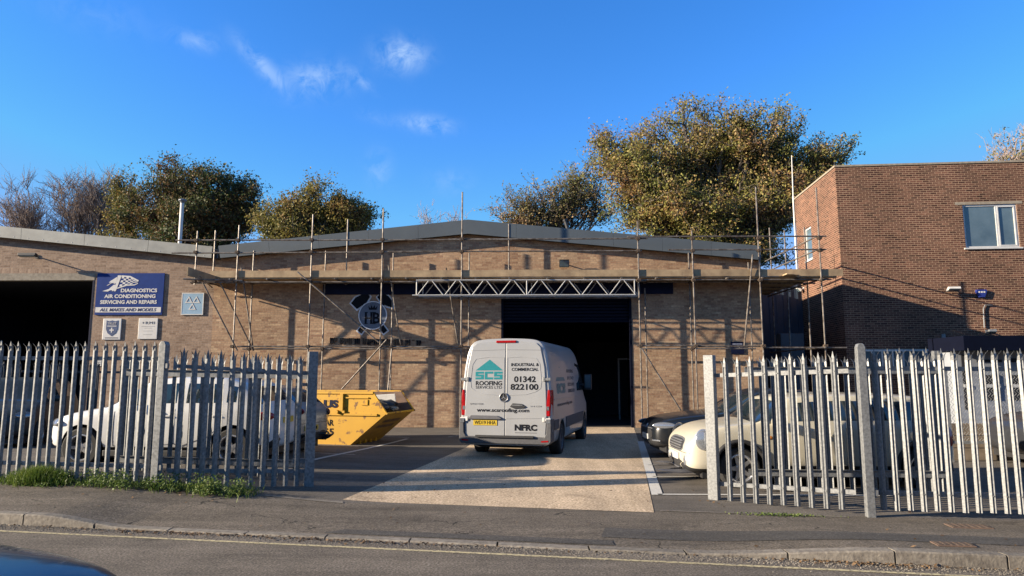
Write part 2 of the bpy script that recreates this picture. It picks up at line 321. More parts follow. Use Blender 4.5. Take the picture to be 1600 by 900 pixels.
    def build(s, name, mats, parent=None, smooth=False, bevel=0, fix=True, loc=None):
        me = s.mesh(name, mats, smooth, fix)
        if bevel:
            bm = bmesh.new(); bm.from_mesh(me)
            es = [e for e in bm.edges if len(e.link_faces) == 2 and e.calc_face_angle() > .5]
            bmesh.ops.bevel(bm, geom=es, offset=bevel, segments=2, affect='EDGES', profile=.5); bm.to_mesh(me); bm.free()
        o = bpy.data.objects.new(name, me); col.objects.link(o)
        if parent: o.parent = parent
        if loc: o.location = loc
        return o
def copy_tree(o, parent=None):
    c = o.copy(); col.objects.link(c); c.parent = parent
    for ch in list(o.children): copy_tree(ch, c)
    return c
def struct(o): o['kind'] = 'structure'; return o
def lettering(txt, size, M, mats, parent=None, width=None, bold=0, shear=0, name='lettering', ext=.0015, align='CENTER', spacing=1):
    """text mesh; M places the text plane (x right, y up, z out)"""
    cu = bpy.data.curves.new('t', 'FONT'); cu.body = txt; cu.size = size; cu.extrude = ext; cu.offset = bold; cu.shear = shear
    cu.align_x = align; cu.align_y = 'CENTER'; cu.space_character = spacing; cu.resolution_u = 3
    t = bpy.data.objects.new('t', cu); col.objects.link(t); bpy.context.view_layer.update()
    me = bpy.data.meshes.new_from_object(t.evaluated_get(bpy.context.evaluated_depsgraph_get()))
    bpy.data.objects.remove(t); bpy.data.curves.remove(cu)
    xs = [v.co.x for v in me.vertices]; w = max(xs)-min(xs); sx = width/w if width else 1
    cx = (max(xs)+min(xs))/2 if align == 'CENTER' else 0
    ys = [v.co.y for v in me.vertices]; cy = (max(ys)+min(ys))/2
    me.transform(M @ Matrix.Diagonal((sx, 1, 1, 1)) @ Matrix.Translation((-cx, -cy, 0)))
    me.materials.clear(); me.materials.append(mats); me.name = name
    o = bpy.data.objects.new(name, me); col.objects.link(o); o.parent = parent; return o
def wallM(x, y, z):      # a plane facing -Y at (x,y,z)
    return Matrix.Translation((x, y, z)) @ Matrix.Rotation(math.pi/2, 4, 'X')
def S01(t): t = max(0, min(1, t)); return t*t*(3-2*t)

# ------------------------------------------------------------------ ground
FAC = 23.3                                                  # plane of the workshop front
def K(x): return 7.12-.161*x                                # kerb foot
def FL(x): return 9.23-.111*x                               # fence line
def up(x): return .012+.11*S01((-x-4.4)/1.2)+.10*S01((x-1.6)/1.9)   # kerb upstand
def g0(x, y): return .19*S01((-x-1.6)/5)*(1-S01((y-13)/6))
def h(x, y):
    t = (y-K(x))/(FL(x)-K(x)); return up(x)*(1-S01(t))+g0(x, y)*S01(t)
def sheet(name, mt, xs, yfun, zf, label=None):
    b = MB(); rows = []
    for x in xs: rows.append([Vector((x, y, zf(x, y))) for y in yfun(x)])
    n = len(rows[0]); vs = [v for r in rows for v in r]
    fs = [(i*n+j, (i+1)*n+j, (i+1)*n+j+1, i*n+j+1) for i in range(len(rows)-1) for j in range(n-1)]
    b.add(vs, fs); return struct(b.build(name, mt, fix=False))
def lin(a, b, n): return [a+(b-a)*i/n for i in range(n+1)]
gxs = [-500, -200, -90]+lin(-45, 45, 18)+[90, 200, 500]
b = MB(); vs = [(x, y, -.06) for x in gxs for y in gxs]; n = len(gxs)
b.add(vs, [(i*n+j, (i+1)*n+j, (i+1)*n+j+1, i*n+j+1) for i in range(n-1) for j in range(n-1)]); struct(b.build('ground', M_DIRT, fix=False))
b = MB(); b.prism([(-14, -.1), (-17, 6.5), (-20, 8.2), (-34, 8.2), (-40, -.1)], -45, 70, 'x'); struct(b.build('added_sky_blocker', M_DIRT))  # unseen bank added behind the camera to block fill light from the low sky
xs = lin(-40, -10, 15)[:-1]+lin(-10, 8, 72)[:-1]+lin(8, 40, 16)
sheet('road', M_ROAD, [-120, -60]+xs+[60, 120], lambda x: [-30, 0, 4, K(x)], lambda x, y: 0)
sheet('pavement', M_PAVE, xs, lambda x: lin(K(x)+.13, FL(x)+.0, 14), h)
sheet('yard', M_YARD, xs, lambda x: lin(FL(x), 14, 18)+lin(14.3, 45, 30), h)
# patches, repairs and stains on the pavement
def patch(name, mt, pts, dz, zf=h, n=10, m=6):
    """bilinear sheet between four ground corners"""
    a, b_, c, d = [Vector((p[0], p[1])) for p in pts]; vs = []
    for i in range(n+1):
        for j in range(m+1):
            u, v = i/n, j/m; q = (a*(1-u)+b_*u)*(1-v)+(d*(1-u)+c*u)*v; vs.append((q.x, q.y, zf(q.x, q.y)+dz))
    b = MB(); b.add(vs, [(i*(m+1)+j, (i+1)*(m+1)+j, (i+1)*(m+1)+j+1, i*(m+1)+j+1) for i in range(n) for j in range(m)])
    o = b.build(name, mt, fix=False)
    if len(o.data.polygons) and o.data.polygons[0].normal.z < 0: o.data.flip_normals()
    return struct(o)
def gp(px, py): v = G(px, py, 0); return (v.x, v.y)
dl, dr = gp(535, 783), gp(1022, 801); fl, fr = (X_at(776, 660, FAC), FAC+.3), (X_at(992, 660, FAC), FAC+.3)
def mixp(a, b, t): return (a[0]+(b[0]-a[0])*t, a[1]+(b[1]-a[1])*t)
ml, mr_ = gp(727, 700), gp(998, 690)
patch('driveway', M_DRIVE, [dl, dr, mr_, ml], .004, n=24, m=24)
patch('driveway', M_DRIVE, [ml, mr_, fr, fl], .0042, n=16, m=16)
M_PATCH = asphalt_mat('patched_asphalt', (.035, .033, .032), (.072, .067, .062), (.15, .14, .13), .15)
def kpt(x, off): return (x, K(x)+off)
patch('pavement_patch', M_PATCH, [kpt(-2.2, .2), kpt(.9, .2), kpt(.9, .42), kpt(-2.0, .42)], .004, n=20, m=6)
patch('pavement_patch', M_PATCH, [kpt(.8, .55), kpt(5.6, .5), kpt(5.6, 1.0), kpt(.9, 1.05)], .004, n=26, m=6)
patch('yard_edge_strip', M_KERB, [gp(415, 781), gp(536, 786), gp(536, 788.5), gp(410, 783)], .006, n=10, m=2)
patch('yard_edge_strip', M_KERB, [(dr[0]+.1, FL(dr[0])-.02), (3.9, FL(3.9)-.13), (3.9, FL(3.9)-.09), (dr[0]+.1, FL(dr[0])+.02)], .006, n=14, m=2)
# kerb
b = MB()
x = -14.0; kr = random.Random(3)
while x < 12:
    L = .915; x1 = x+L-.018
    def kz(q): return up(q)+.004
    a = [(x, K(x)), (x1, K(x1)), (x1, K(x1)+.14), (x, K(x)+.14)]
    j = kr.uniform(-.006, .006)
    nseg = 4; prev = None
    vs = []; fs = []
    for i in range(nseg+1):
        q = x+(x1-x)*i/nseg; zt = max(kz(q)+j*.5, .006)
        vs += [(q, K(q)+j, -.05), (q, K(q)+j+.002, zt-.012), (q, K(q)+j+.015, zt), (q, K(q)+.14, zt), (q, K(q)+.14, -.05)]
    for i in range(nseg):
        for t in range(4): fs.append((i*5+t, (i+1)*5+t, (i+1)*5+t+1, i*5+t+1))
    fs += [(0, 1, 2, 3, 4), tuple(nseg*5+t for t in (4, 3, 2, 1, 0))]
    b.add(vs, fs); x += L
struct(b.build('kerb', M_KERB))
# painted lines
def line(name, mt, p, q, w, dz=.006, zf=h, n=14):
    p, q = Vector(p), Vector(q); d = (q-p).normalized(); s_ = Vector((-d.y, d.x))*w/2
    patch(name, mt, [p-s_, q-s_, q+s_, p+s_], dz, zf, n=n, m=1)
line('yellow_line', M_YELLOW, (-14, K(-14)-.30), (12, K(12)-.30), .055, .004, zf=lambda x, y: 0, n=40)
wl_ = [((1001, 690), (1027, 774), .16), ((1028, 773), (1600, 776), .085), ((1012, 727), (1110, 727), .06), ((1020, 745), (1120, 746), .06),
       ((488, 727), (636, 686), .10), ((400, 698), (560, 700), .06), ((480, 715), (555, 715), .05), ((560, 681), (640, 684), .05), ((700, 683), (760, 676), .05)]
for a, c, w in wl_: line('parking_line', M_WHITE, gp(*a), gp(*c), w, .0085)
# drain and manhole covers in the pavement
for px, py, w, d, lab in [(1513, 819, .42, .22, 'rusty rectangular iron cover in the pavement nearer the right fence'), (1490, 861, .34, .17, 'small dark iron cover in the pavement close to the right kerb')]:
    q = G(px, py, .05); b = MB(); e = empty('manhole_cover', (q.x, q.y, h(q.x, q.y)+.006), -.12, lab, 'manhole cover', 'iron covers in the pavement')
    b.box((-w/2, -d/2, 0), (w/2, d/2, .008)); b.build('cover', M_RUST, e)
    b = MB()
    for i in range(6): b.box((-w/2+.02+i*w/6, -d/2+.02, .008), (-w/2+.02+i*w/6+.03, d/2-.02, .012))
    b.build('tread_rib', M_COUPLER, e)
# ================================================================== BUILDINGS
def Xf(px, py=500): return X_at(px, py, FAC)
def Zf(py, px=800): return Z_at(py, FAC, px)
# --- central workshop
ws = empty('workshop', (0, 0, 0), 0, 'wide low brick workshop with shallow gable, grey fascia and dark open doorway behind the scaffold', 'building')
xl, xr = Xf(338, 395), Xf(1186, 395); xa = Xf(731, 350)
zl, zr_, za = Zf(390, 338), Zf(392, 1187), Zf(350, 731)
dxl, dxr, dz = Xf(783), Xf(987), 4.72
b = MB()
T = .3
def facade(poly): b.prism([(x, z) for x, z in poly], FAC, FAC+T, 'y')
def zt(x): return za+(zl-za)*(xa-x)/(xa-xl) if x < xa else za+(zr_-za)*(x-xa)/(xr-xa)
facade([(xl, -.1), (dxl, -.1), (dxl, zt(dxl)), (xa, za), (xl, zl)])
facade([(dxr, -.1), (xr, -.1), (xr, zr_), (dxr, zt(dxr))])
facade([(dxl, dz), (dxr, dz), (dxr, zt(dxr)), (dxl, zt(dxl))])
b.box((xl, FAC+T, -.1), (xl+T, FAC+22, zl)); b.box((xr-T, FAC+T, -.1), (xr, FAC+22, zr_))
b.prism([(xl, -.1), (xr, -.1), (xr, zr_), (xa, za), (xl, zl)], FAC+22, FAC+22.3, 'y')
b.build('wall', M_BRICK, ws)
# shadow gap + fascia cladding, in panels with a fine joint
ft, fb = .29, .46                                           # fascia stands proud of the wall by ft
def ftop(px):
    return None
FY = FAC-ft
TL, TA, TR = P(341, 384, FY), P(731, 343, FY), P(1188, 384, FY)
BL, BA, BR = P(344, 403, FY), P(731, 365, FY), P(1189, 406, FY)
def seg(a, b_, t): return a.lerp(b_, t)
k = 0
b = MB()
for (A, B, C, D, n) in ((TL, TA, BL, BA, 5), (TA, TR, BA, BR, 6)):
    for i in range(n):
        g_ = .006/ (B-A).length
        t0, t1 = i/n+(g_ if i else 0), (i+1)/n
        q = [seg(C, D, t0), seg(C, D, t1), seg(A, B, t1), seg(A, B, t0)]
        b.prism([(v.x, v.z) for v in q], FY, FY+.03, 'y')
b.build('fascia', M_FASCIA, ws)
b = MB()
b.prism([(BL.x+.01, BL.z+.02), (BA.x, BA.z+.02), (BR.x-.01, BR.z+.02), (BR.x-.01, BR.z+.05), (BA.x, BA.z+.05), (BL.x+.01, BL.z+.05)], FY+.032, FAC-.002, 'y')
b.build('soffit', M_BLACK, ws)
b = MB()
b.prism([(TL.x, TL.z-.04), (TA.x, TA.z-.04), (TR.x, TR.z-.04), (TR.x, TR.z-.2), (TA.x, TA.z-.2), (TL.x, TL.z-.2)], FY+.035, FAC+22.5, 'y')
b.build('roof', M_ROOF, ws)
b = MB(); b.box((BR.x-.02, FY+.035, BR.z), (BR.x+.02, FAC+22.5, TR.z-.02)); b.build('eaves_trim', M_FASCIA, ws); b = MB(); b.box((TL.x-.03, FY+.035, BL.z), (TL.x-.005, FAC+22.5, TL.z-.02)); b.build('eaves_trim', M_FASCIA, ws)
# interior shell
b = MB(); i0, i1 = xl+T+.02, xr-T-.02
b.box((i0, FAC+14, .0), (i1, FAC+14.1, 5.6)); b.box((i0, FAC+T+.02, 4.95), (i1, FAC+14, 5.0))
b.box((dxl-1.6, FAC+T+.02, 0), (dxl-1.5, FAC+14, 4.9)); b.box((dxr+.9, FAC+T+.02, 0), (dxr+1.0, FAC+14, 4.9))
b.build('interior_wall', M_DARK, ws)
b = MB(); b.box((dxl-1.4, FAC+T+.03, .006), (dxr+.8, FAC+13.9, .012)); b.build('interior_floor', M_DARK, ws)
# partition with a doorway and white frame deep inside, racking
b = MB(); b.box((2.3, FAC+7, .02), (dxr+.85, FAC+7.1, 3.2)); b.box((-.9, FAC+8, .02), (1.9, FAC+8.1, 2.9)); b.build('partition', M_DARK, ws)
b = MB(); q = X_at(966, 600, FAC+4); b.box((q, FAC+4, 0.02), (q+.06, FAC+4.06, 2.35)); b.box((q, FAC+4, 2.35), (q+1.0, FAC+4.06, 2.41)); b.build('inner_door_frame', M_GALV_L, ws)
# rolled shutter, guides
b = MB(); zz = dz-.02
while zz > Z_at(500, FAC+.2): b.prism([(FAC+.13, zz), (FAC+.10, zz-.02), (FAC+.10, zz-.085), (FAC+.13, zz-.105), (FAC+.16, zz-.1), (FAC+.16, zz)], dxl+.08, dxr-.08, 'x'); zz -= .11
sh = b.build('roller_shutter', M_SHUT, ws)
b = MB(); b.box((dxl+.08, FAC+.08, zz-.07), (dxr-.08, FAC+.18, zz)); b.build('bottom_rail', M_SHUT, sh)
b = MB(); b.box((dxl, FAC-.01, 0), (dxl+.075, FAC+.17, dz)); b.box((dxr-.075, FAC-.01, 0), (dxr, FAC+.17, dz)); b.box((dxl, FAC-.012, dz-.001), (dxr, FAC+.05, dz+.14)); b.build('door_frame', M_SHUT, ws)
# --- left garage unit
gu = empty('garage_unit', (0, 0, 0), 0, 'brown brick garage unit with sloping pale fascia and dark vehicle doorway at far left', 'building')
b = MB(); gy = FAC; gl = X_at(-260, 300, gy); oz = Zf(438, 60); orx = Xf(145, 470); olx = X_at(-150, 470, gy)
def gz(x): a, c = P(0, 365, gy), P(330, 397, gy); return a.z+(c.z-a.z)*(x-a.x)/(c.x-a.x)
b.prism([(orx, -.1), (xl-.004, -.1), (xl-.004, gz(xl)), (orx, gz(orx))], gy+.004, gy+T, 'y')
b.prism([(gl, -.1), (olx, -.1), (olx, gz(olx)), (gl, gz(gl))], gy+.004, gy+T, 'y')
ln0, ln1 = Zf(436.5, 60), Zf(427, 60); sd1 = Zf(420, 60)
b.prism([(olx, sd1), (orx, sd1), (orx, gz(orx)), (olx, gz(olx))], gy+.004, gy+T, 'y')
b.build('wall', M_BRICK_L, gu)
b = MB(); b.box((olx, gy+.002, ln1), (orx+.0, gy+T, sd1)); b.build('soldier_course', M_SOLDIER, gu)
b = MB(); b.box((olx, gy-.006, oz), (orx, gy+T, ln1-.002)); b.build('lintel', M_CONC, gu)
b = MB(); a0, a1 = P(-260, 328, FY), P(332, 385, FY); c0, c1 = P(-260, 345, FY), P(330, 403, FY)
for i in range(6):
    t0, t1 = i/6+(.0008 if i else 0), (i+1)/6
    q = [seg(c0, c1, t0), seg(c0, c1, t1), seg(a0, a1, t1), seg(a0, a1, t0)]; b.prism([(v.x, v.z) for v in q], FY, FY+.03, 'y')
b.build('fascia', M_FASCIA_L, gu)
for i in range(26):
    v = seg(c0, c1, (i+.5)/26)+Vector((0, 0, .06)); b = MB(); b.tube((v.x, FY-.006, v.z), (v.x, FY, v.z), .014, n=8); b.build('fixing_cap', M_SIGNW, gu)
b = MB(); b.prism([(c0.x, c0.z+.02), (c1.x, c1.z+.02), (c1.x, c1.z+.05), (c0.x, c0.z+.05)], FY+.032, gy, 'y'); b.build('soffit', M_BLACK, gu)
b = MB(); b.prism([(a0.x, a0.z-.04), (a1.x, a1.z-.04), (a1.x, a1.z-.15), (a0.x, a0.z-.15)], FY+.035, gy+22, 'y'); b.build('roof', M_ROOF, gu)
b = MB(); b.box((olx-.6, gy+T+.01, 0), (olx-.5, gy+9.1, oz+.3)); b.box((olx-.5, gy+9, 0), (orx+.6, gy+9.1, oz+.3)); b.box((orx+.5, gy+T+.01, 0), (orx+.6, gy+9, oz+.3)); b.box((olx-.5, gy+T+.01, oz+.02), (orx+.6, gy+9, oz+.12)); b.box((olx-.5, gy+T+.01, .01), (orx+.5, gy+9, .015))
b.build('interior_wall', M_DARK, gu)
b = MB(); b.box((orx-.05, gy-.005, 0), (orx, gy+T, oz)); b.build('door_frame', M_NAVY, gu)
# valley gutter between the roofs
b = MB(); b.box((a1.x+.01, FY+.05, c1.z-.02), (TL.x-.035, FAC+20, c1.z+.12)); b.build('valley_gutter', M_BLACK, gu)
# --- right office block, turned a few degrees
CZ = 25.0; cpt = P(1316, 445, CZ); RA = R_(-4.3)
ob = empty('office_block', (cpt.x, CZ, 0), RA, 'two storey flat roofed dark red brick block at the right with white framed windows', 'building')
OM = Matrix.Translation((cpt.x, CZ, 0)) @ Matrix.Rotation(RA, 4, 'Z'); OI = OM.inverted()
on = OM.to_3x3() @ Vector((0, -1, 0))
def OF(px, py, off=0):                                        # point on the front wall, in the block's own frame
    d = ray(px, py); p0 = OM @ Vector((0, -off, 0)); t = (p0-CAM).dot(on)/d.dot(on); return OI @ (CAM+d*t)
os_ = OM.to_3x3() @ Vector((-1, 0, 0))
def OS(px, py, off=0):
    d = ray(px, py); p0 = OM @ Vector((-off, 0, 0)); t = (p0-CAM).dot(os_)/d.dot(os_); return OI @ (CAM+d*t)
HT = OF(1312, 261).z; DEP = OS(1242, 322).y
W = OF(1593, 388); wx0, wx1, wz0, wz1 = OF(1506, 350).x, OF(1591, 350).x, OF(1550, 387).z, OF(1550, 319).z
sy0, sy1 = OS(1268, 370).y, OS(1258, 370).y; sz0, sz1 = OS(1262, 408).z, OS(1262, 356).z
BW = 14
b = MB()
b.box((0, 0, -.1), (wx0, .3, HT)); b.box((wx1, 0, -.1), (BW, .3, HT)); b.box((wx0, 0, -.1), (wx1, .3, wz0)); b.box((wx0, 0, wz1), (wx1, .3, HT))
b.box((0, .3, -.1), (.3, sy0, HT)); b.box((0, sy1, -.1), (.3, DEP, HT)); b.box((0, sy0, -.1), (.3, sy1, sz0)); b.box((0, sy0, sz1), (.3, sy1, HT))
b.box((.3, DEP-.3, -.1), (BW, DEP, HT)); b.box((BW-.3, .3, -.1), (BW, DEP-.3, HT))
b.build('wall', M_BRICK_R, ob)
b = MB(); b.box((-.03, -.03, HT), (BW, .32, HT+.07)); b.box((-.03, .32, HT), (.32, DEP+.03, HT+.07)); b.build('coping', M_CONC, ob)
b = MB(); b.box((.3, .3, HT-.5), (BW-.3, DEP-.3, HT-.4)); b.build('roof', M_ROOF, ob)
def upvc(parent, x0, x1, z0, z1, y, M=None, mull=None, name='window'):
    f = .065; b = MB()
    b.box((x0, y, z0), (x0+f, y+.07, z1), M); b.box((x1-f, y, z0), (x1, y+.07, z1), M); b.box((x0+f, y, z0), (x1-f, y+.07, z0+f), M); b.box((x0+f, y, z1-f), (x1-f, y+.07, z1), M)
    if mull:
        b.box((mull-f*.5, y-.004, z0+f), (mull+f*.5, y+.066, z1-f), M)
        b.box((mull+f*.5, y-.012, z0+f), (mull+f*1.1, y+.06, z1-f), M); b.box((x1-f*1.6, y-.012, z0+f), (x1-f, y+.06, z1-f), M)
        b.box((mull+f*1.1, y-.012, z1-f*1.6), (x1-f*1.6, y+.06, z1-f), M); b.box((mull+f*1.1, y-.012, z0+f), (x1-f*1.6, y+.06, z0+f*1.6), M)
    w = b.build(name, M_UPVC, parent)
    b = MB(); b.box((x0+f*.5, y+.03, z0+f*.5), (x1-f*.5, y+.045, z1-f*.5), M); b.build('pane', M_BGLASS, w)
    b = MB(); b.box((x0-.06, y-.1, z0-.05), (x1+.06, y+.05, z0-.001), M); b.build('sill', M_UPVC, w)
    return w
mull = OF(1559, 350).x
w1 = upvc(ob, wx0, wx1, wz0, wz1, .04, None, mull)
b = MB(); b.box((wx0-.25, -.004, wz1+.001), (wx1+.2, .1, wz1+.1)); b.build('lintel', M_CONC, w1)
b = MB()                                                     # pale roller blind behind the glass
for i in range(9): b.box((wx0+.1+i*.13, .16, wz0+.1), (wx0+.2+i*.13, .165, wz1-.1))
b.box((mull+.1, .16, wz0+.1), (wx1-.1, .165, wz1-.1)); b.build('blind', mat('blind_fabric', (.40, .44, .42), scale=3), w1)
# side window
SM = Matrix.Rotation(math.pi/2, 4, 'Z')                      # local x -> +y, local y -> -x
def sidebox(b, y0, y1, z0, z1, x0, x1): b.box((x0, y0, z0), (x1, y1, z1))
b = MB(); f = .07
for (a, c, d, e) in ((sy0, sy0+f, sz0, sz1), (sy1-f, sy1, sz0, sz1), (sy0+f, sy1-f, sz0, sz0+f), (sy0+f, sy1-f, sz1-f, sz1)): sidebox(b, a, c, d, e, .03, .1)
w2 = b.build('window', M_UPVC, ob); b = MB(); sidebox(b, sy0+.03, sy1-.03, sz0+.03, sz1-.03, .06, .075); b.build('pane', M_BGLASS, w2)
b = MB(); sidebox(b, sy0-.05, sy1+.05, sz0-.05, sz0-.001, -.05, .05); b.build('sill', M_UPVC, w2)
# ground floor window band of the block
g0x, g1x = OF(1345, 560).x, OF(1478, 560).x; gz1, gz0 = OF(1400, 549).z, OF(1400, 577).z
b = MB(); b.box((g0x, -.05, gz1), (g1x, -.002, gz1+.07)); b.box((g0x, -.05, gz0-.07), (g1x, -.002, gz0))
for i in range(9): xx = g0x+(g1x-g0x)*i/8; b.box((xx-.025, -.045, gz0), (xx+.025, -.002, gz1))
gw = b.build('window', M_UPVC, ob); b = MB(); b.box((g0x, -.02, gz0), (g1x, -.003, gz1)); b.build('pane', M_BGLASS, gw)
# lean-to shed against the front of the block
LY = 22.4; lx0, lx1 = X_at(1480, 560, LY), X_at(1760, 560, LY); lz1, lz0 = Z_at(527, LY, 1550), Z_at(549, LY, 1550)
st = empty('store_shed', (0, 0, 0), 0, 'low white fronted store shed with dark flat canopy and louvred windows at the far right', 'shed')
b = MB(); b.box((lx0, LY-.9, lz0), (lx1, CZ-1.6, lz1)); b.build('canopy', M_SHUT, st)
b = MB(); b.box((lx0+.1, LY, 0), (lx1, LY+.15, lz0-.002)); b.box((lx0+.1, LY+.15, 0), (lx0+.25, CZ-1.7, lz0-.002)); b.build('wall', mat('pale_render', (.25, .27, .30), (.19, .205, .235), scale=2, blotch=.2), st)
for (pa, pb, ya, yb) in ((1503, 1511, 555, 640), (1527, 1566, 562, 566), (1535, 1560, 586, 625), (1573, 1600, 560, 566), (1574, 1612, 586, 625)):
    b = MB(); b.box((X_at(pa, 580, LY), LY-.03, Z_at(yb, LY, pa)), (X_at(pb, 580, LY), LY-.002, Z_at(ya, LY, pa))); wo_ = b.build('window', M_DARK, st)
    if yb-ya > 20:
        b = MB(); zc = Z_at(603, LY, pa); b.box((X_at(pa, 580, LY), LY-.05, zc-.05), (X_at(pb, 580, LY), LY-.031, zc+.05)); b.build('glazing_bar', M_UPVC, wo_)
# dark clad link at the end of the alley
LK = 29.5; link = empty('link_block', (0, 0, 0), 0, 'dark blue clad link at the end of the alley between workshop and brick block', 'building')
b = MB(); lkx0, lkx1 = xr+.02, X_at(1242, 500, LK)+.6; zt_ = Z_at(436, LK, 1215); b.box((lkx0, LK, 0), (lkx1, LK+4, zt_)); b.build('wall', M_BLUECLAD, link)
b = MB()
for i in range(int((lkx1-lkx0)/.3)): b.box((lkx0+.05+i*.3, LK-.03, 0), (lkx0+.10+i*.3, LK-.001, zt_-.05))
b.build('cladding_rib', M_BLUECLAD, link)
e = empty('electric_cabinet', (X_at(1238, 530, 27), 27, 0), 0, 'tall grey blue metal cabinet standing in the shaded alley', 'cabinet'); zc = Z_at(521, 27, 1238)
b = MB(); b.box((-.45, 0, 0), (.45, .5, zc)); b.build('body', mat('grey_blue_steel', (.10, .14, .18), scale=3, blotch=.2), e, bevel=.01)
b = MB(); b.box((-.42, -.012, .1), (-.01, -.001, zc-.06)); b.box((.01, -.012, .1), (.42, -.001, zc-.06)); b.build('door', mat('grey_blue_steel', (.1, .14, .18)), e)

# --- things fixed to the walls
def floodlight(loc, w, hgt, label, arm=.25, tilt=25, rz=0, m=M_BLACK, face=M_BGLASS):
    e = empty('floodlight', loc, rz, label, 'floodlight', 'floodlights on the walls')
    Mx = Matrix.Translation((0, -arm, 0)) @ Matrix.Rotation(R_(tilt), 4, 'X')
    b = MB(); b.cbox((0, 0, 0), (w, .09, hgt), Mx); b.build('housing', m, e, bevel=.012)
    b = MB(); b.cbox((0, -.05, 0), (w*.86, .008, hgt*.8), Mx); b.build('lens', face, e)
    b = MB(); b.tube((0, -.0, .02), (0, -arm, -.0), .022); b.cbox((0, -.012, .02), (.12, .02, .12)); b.build('bracket', m, e); return e
v = P(58, 402, FAC); floodlight((v.x, FAC, v.z), .62, .16, 'long dark wall light over the garage doorway at far left', .45, 70)
v = P(881, 413, FAC); floodlight((v.x, FAC, v.z), .34, .26, 'small square black floodlight on the workshop wall under the gable', .2, 20)
v = OM @ OF(1485, 453); e = floodlight((v.x, v.y, v.z), .42, .2, 'white twin wall light beside the blue alarm box', .22, 60, RA, m=M_SIGNW)
v = OM @ OF(1542, 519); e = floodlight((v.x, v.y-.0, v.z), .26, .18, 'small grey floodlight hanging below a bent conduit on the red brick wall', .3, 60, RA, m=M_GALV)
v = OM @ OS(1256, 452); e = floodlight((v.x, v.y, v.z), .25, .2, 'small white lamp on the side wall of the red brick block, under the scaffold boards', .2, 40, RA-math.pi/2, m=M_SIGNW)
e = empty('conduit_pipe', (cpt.x, CZ, 0), RA, 'thin grey bent conduit on the red brick wall under the alarm box', 'pipe')
p1, p2, p3, p4 = OF(1548, 477), OF(1538, 477), OF(1535.5, 483), OF(1537, 512)
b = MB(); b.path([(p.x, -.04, p.z) for p in (p1, p2, p3, p4)], [.02]*4, 8); b.build('pipe', M_GALV, e)
b = MB(); b.cbox((p3.x, -.02, (p3.z+p4.z)/2), (.07, .04, .03)); b.build('clip', M_GALV, e)
v = OF(1532, 458); e = empty('alarm_box', tuple(OM @ Vector((v.x, 0, v.z))), RA, 'blue bell alarm box on the red brick wall', 'alarm box')
b = MB(); b.prism([(-.17, .12), (.17, .12), (.19, .06), (.10, -.16), (-.10, -.16), (-.19, .06)], -.09, -.002, 'y'); b.build('cover', mat('alarm_blue', (.02, .035, .20), scale=4, rough=.4), e, bevel=.012)
for i in (-1, 0, 1): b = MB(); b.cbox((i*.085, -.094, .03), (.05, .006, .055)); b.build('marking', M_SIGNW, e)
v = OF(1473, 525); e = empty('vent_box', tuple(OM @ Vector((v.x, 0, v.z))), RA, 'little grey square box in the shade on the red brick wall above the fence', 'wall box')
b = MB(); b.cbox((0, -.04, 0), (.13, .08, .13)); b.build('cover', M_GALV, e, bevel=.01)
# aerial and downpipe at the back edge of the block
e = empty('aerial_mast', tuple(OM @ Vector((-.02, DEP+.1, 0))), RA, 'thin white aerial mast above the back corner of the red brick block', 'aerial'); zt2 = (CAM+ray(1246, 245)*(30.1/ray(1246, 245).y)).z
b = MB(); b.tube((0, 0, 0), (0, 0, HT+.2), .04, .04, 8); b.tube((0, 0, HT+.2), (.03, 0, zt2), .026, .018, 6); b.build('mast', M_SIGNW, e)
b = MB(); 
for z in (HT-1.1, HT-.6, HT-1.5): b.tube((0, 0, z), (.5, -.3, z+.05), .02, n=6); b.tube((.25, -.5, z+.02), (.35, .2, z+.03), .02, n=6)
b.build('crossarm', M_RUST, e)
# side-wall downpipe
# flue on the left roof
v = P(281, 378, FAC+4); e = empty('roof_flue', (v.x, v.y, v.z-.3), 0, 'slim white flue pipe with cap rising from the garage roof', 'flue'); zt3 = P(281, 316, FAC+4).z-v.z+.3
b = MB(); b.tube((0, 0, 0), (0, 0, zt3), .075, n=12); b.build('pipe', M_SIGNW, e, smooth=False)
b = MB(); b.lathe([(.02, zt3+.16), (.15, zt3+.1), (.16, zt3+.06), (.09, zt3), (.075, zt3-.05)], (0, 0, 0), 'z', 12); b.build('cap', M_GALV, e)
v = P(888, 350, FAC+3); e = empty('roof_vent', (v.x, FAC+3, v.z-.3), 0, 'short dark tilted vent stub on the workshop roof, right of the gable peak', 'roof vent')
b = MB(); b.tube((0, 0, 0), (-.12, 0, .42), .07, n=10); b.build('pipe', M_BLACK, e)
b = MB(); b.tube((-.12, 0, .42), (-.14, 0, .48), .09, n=10); b.build('cap', M_BLACK, e)

# --- signs
def board(name, px0, px1, py0, py1, label, cat, mt, y=FAC, th=.03, group=None, bev=0):
    a, c = P(px0, py0, y-th), P(px1, py1, y-th); e = empty(name, ((a.x+c.x)/2, y, (a.z+c.z)/2), 0, label, cat, group)
    w, hh = abs(c.x-a.x), abs(a.z-c.z); b = MB(); b.box((-w/2, -th, -hh/2), (w/2, -.004, hh/2)); b.build('panel', mt, e, bevel=bev); return e, w, hh
sg, w, hh = board('sign_board', 152.5, 253, 427, 492, 'large blue garage sign with white lettering and chequered flag emblem', 'sign', M_BLUES)
def T_(e, s, x, z, size, m, width=None, y=-.034, **kw): return lettering(s, size, wallM(x, y, z), m, e, width, **kw)
def sx_(px): return ((px-152.5)/100.5-.5)*w
def sz_(py): return (.5-(py-427)/65)*hh
T_(sg, 'DIAGNOSTICS', sx_(216.5), sz_(454), .17, M_SIGNW, w*.54, bold=.006)
T_(sg, 'AIR CONDITIONING', sx_(203.5), sz_(463), .17, M_SIGNW, w*.76, bold=.006)
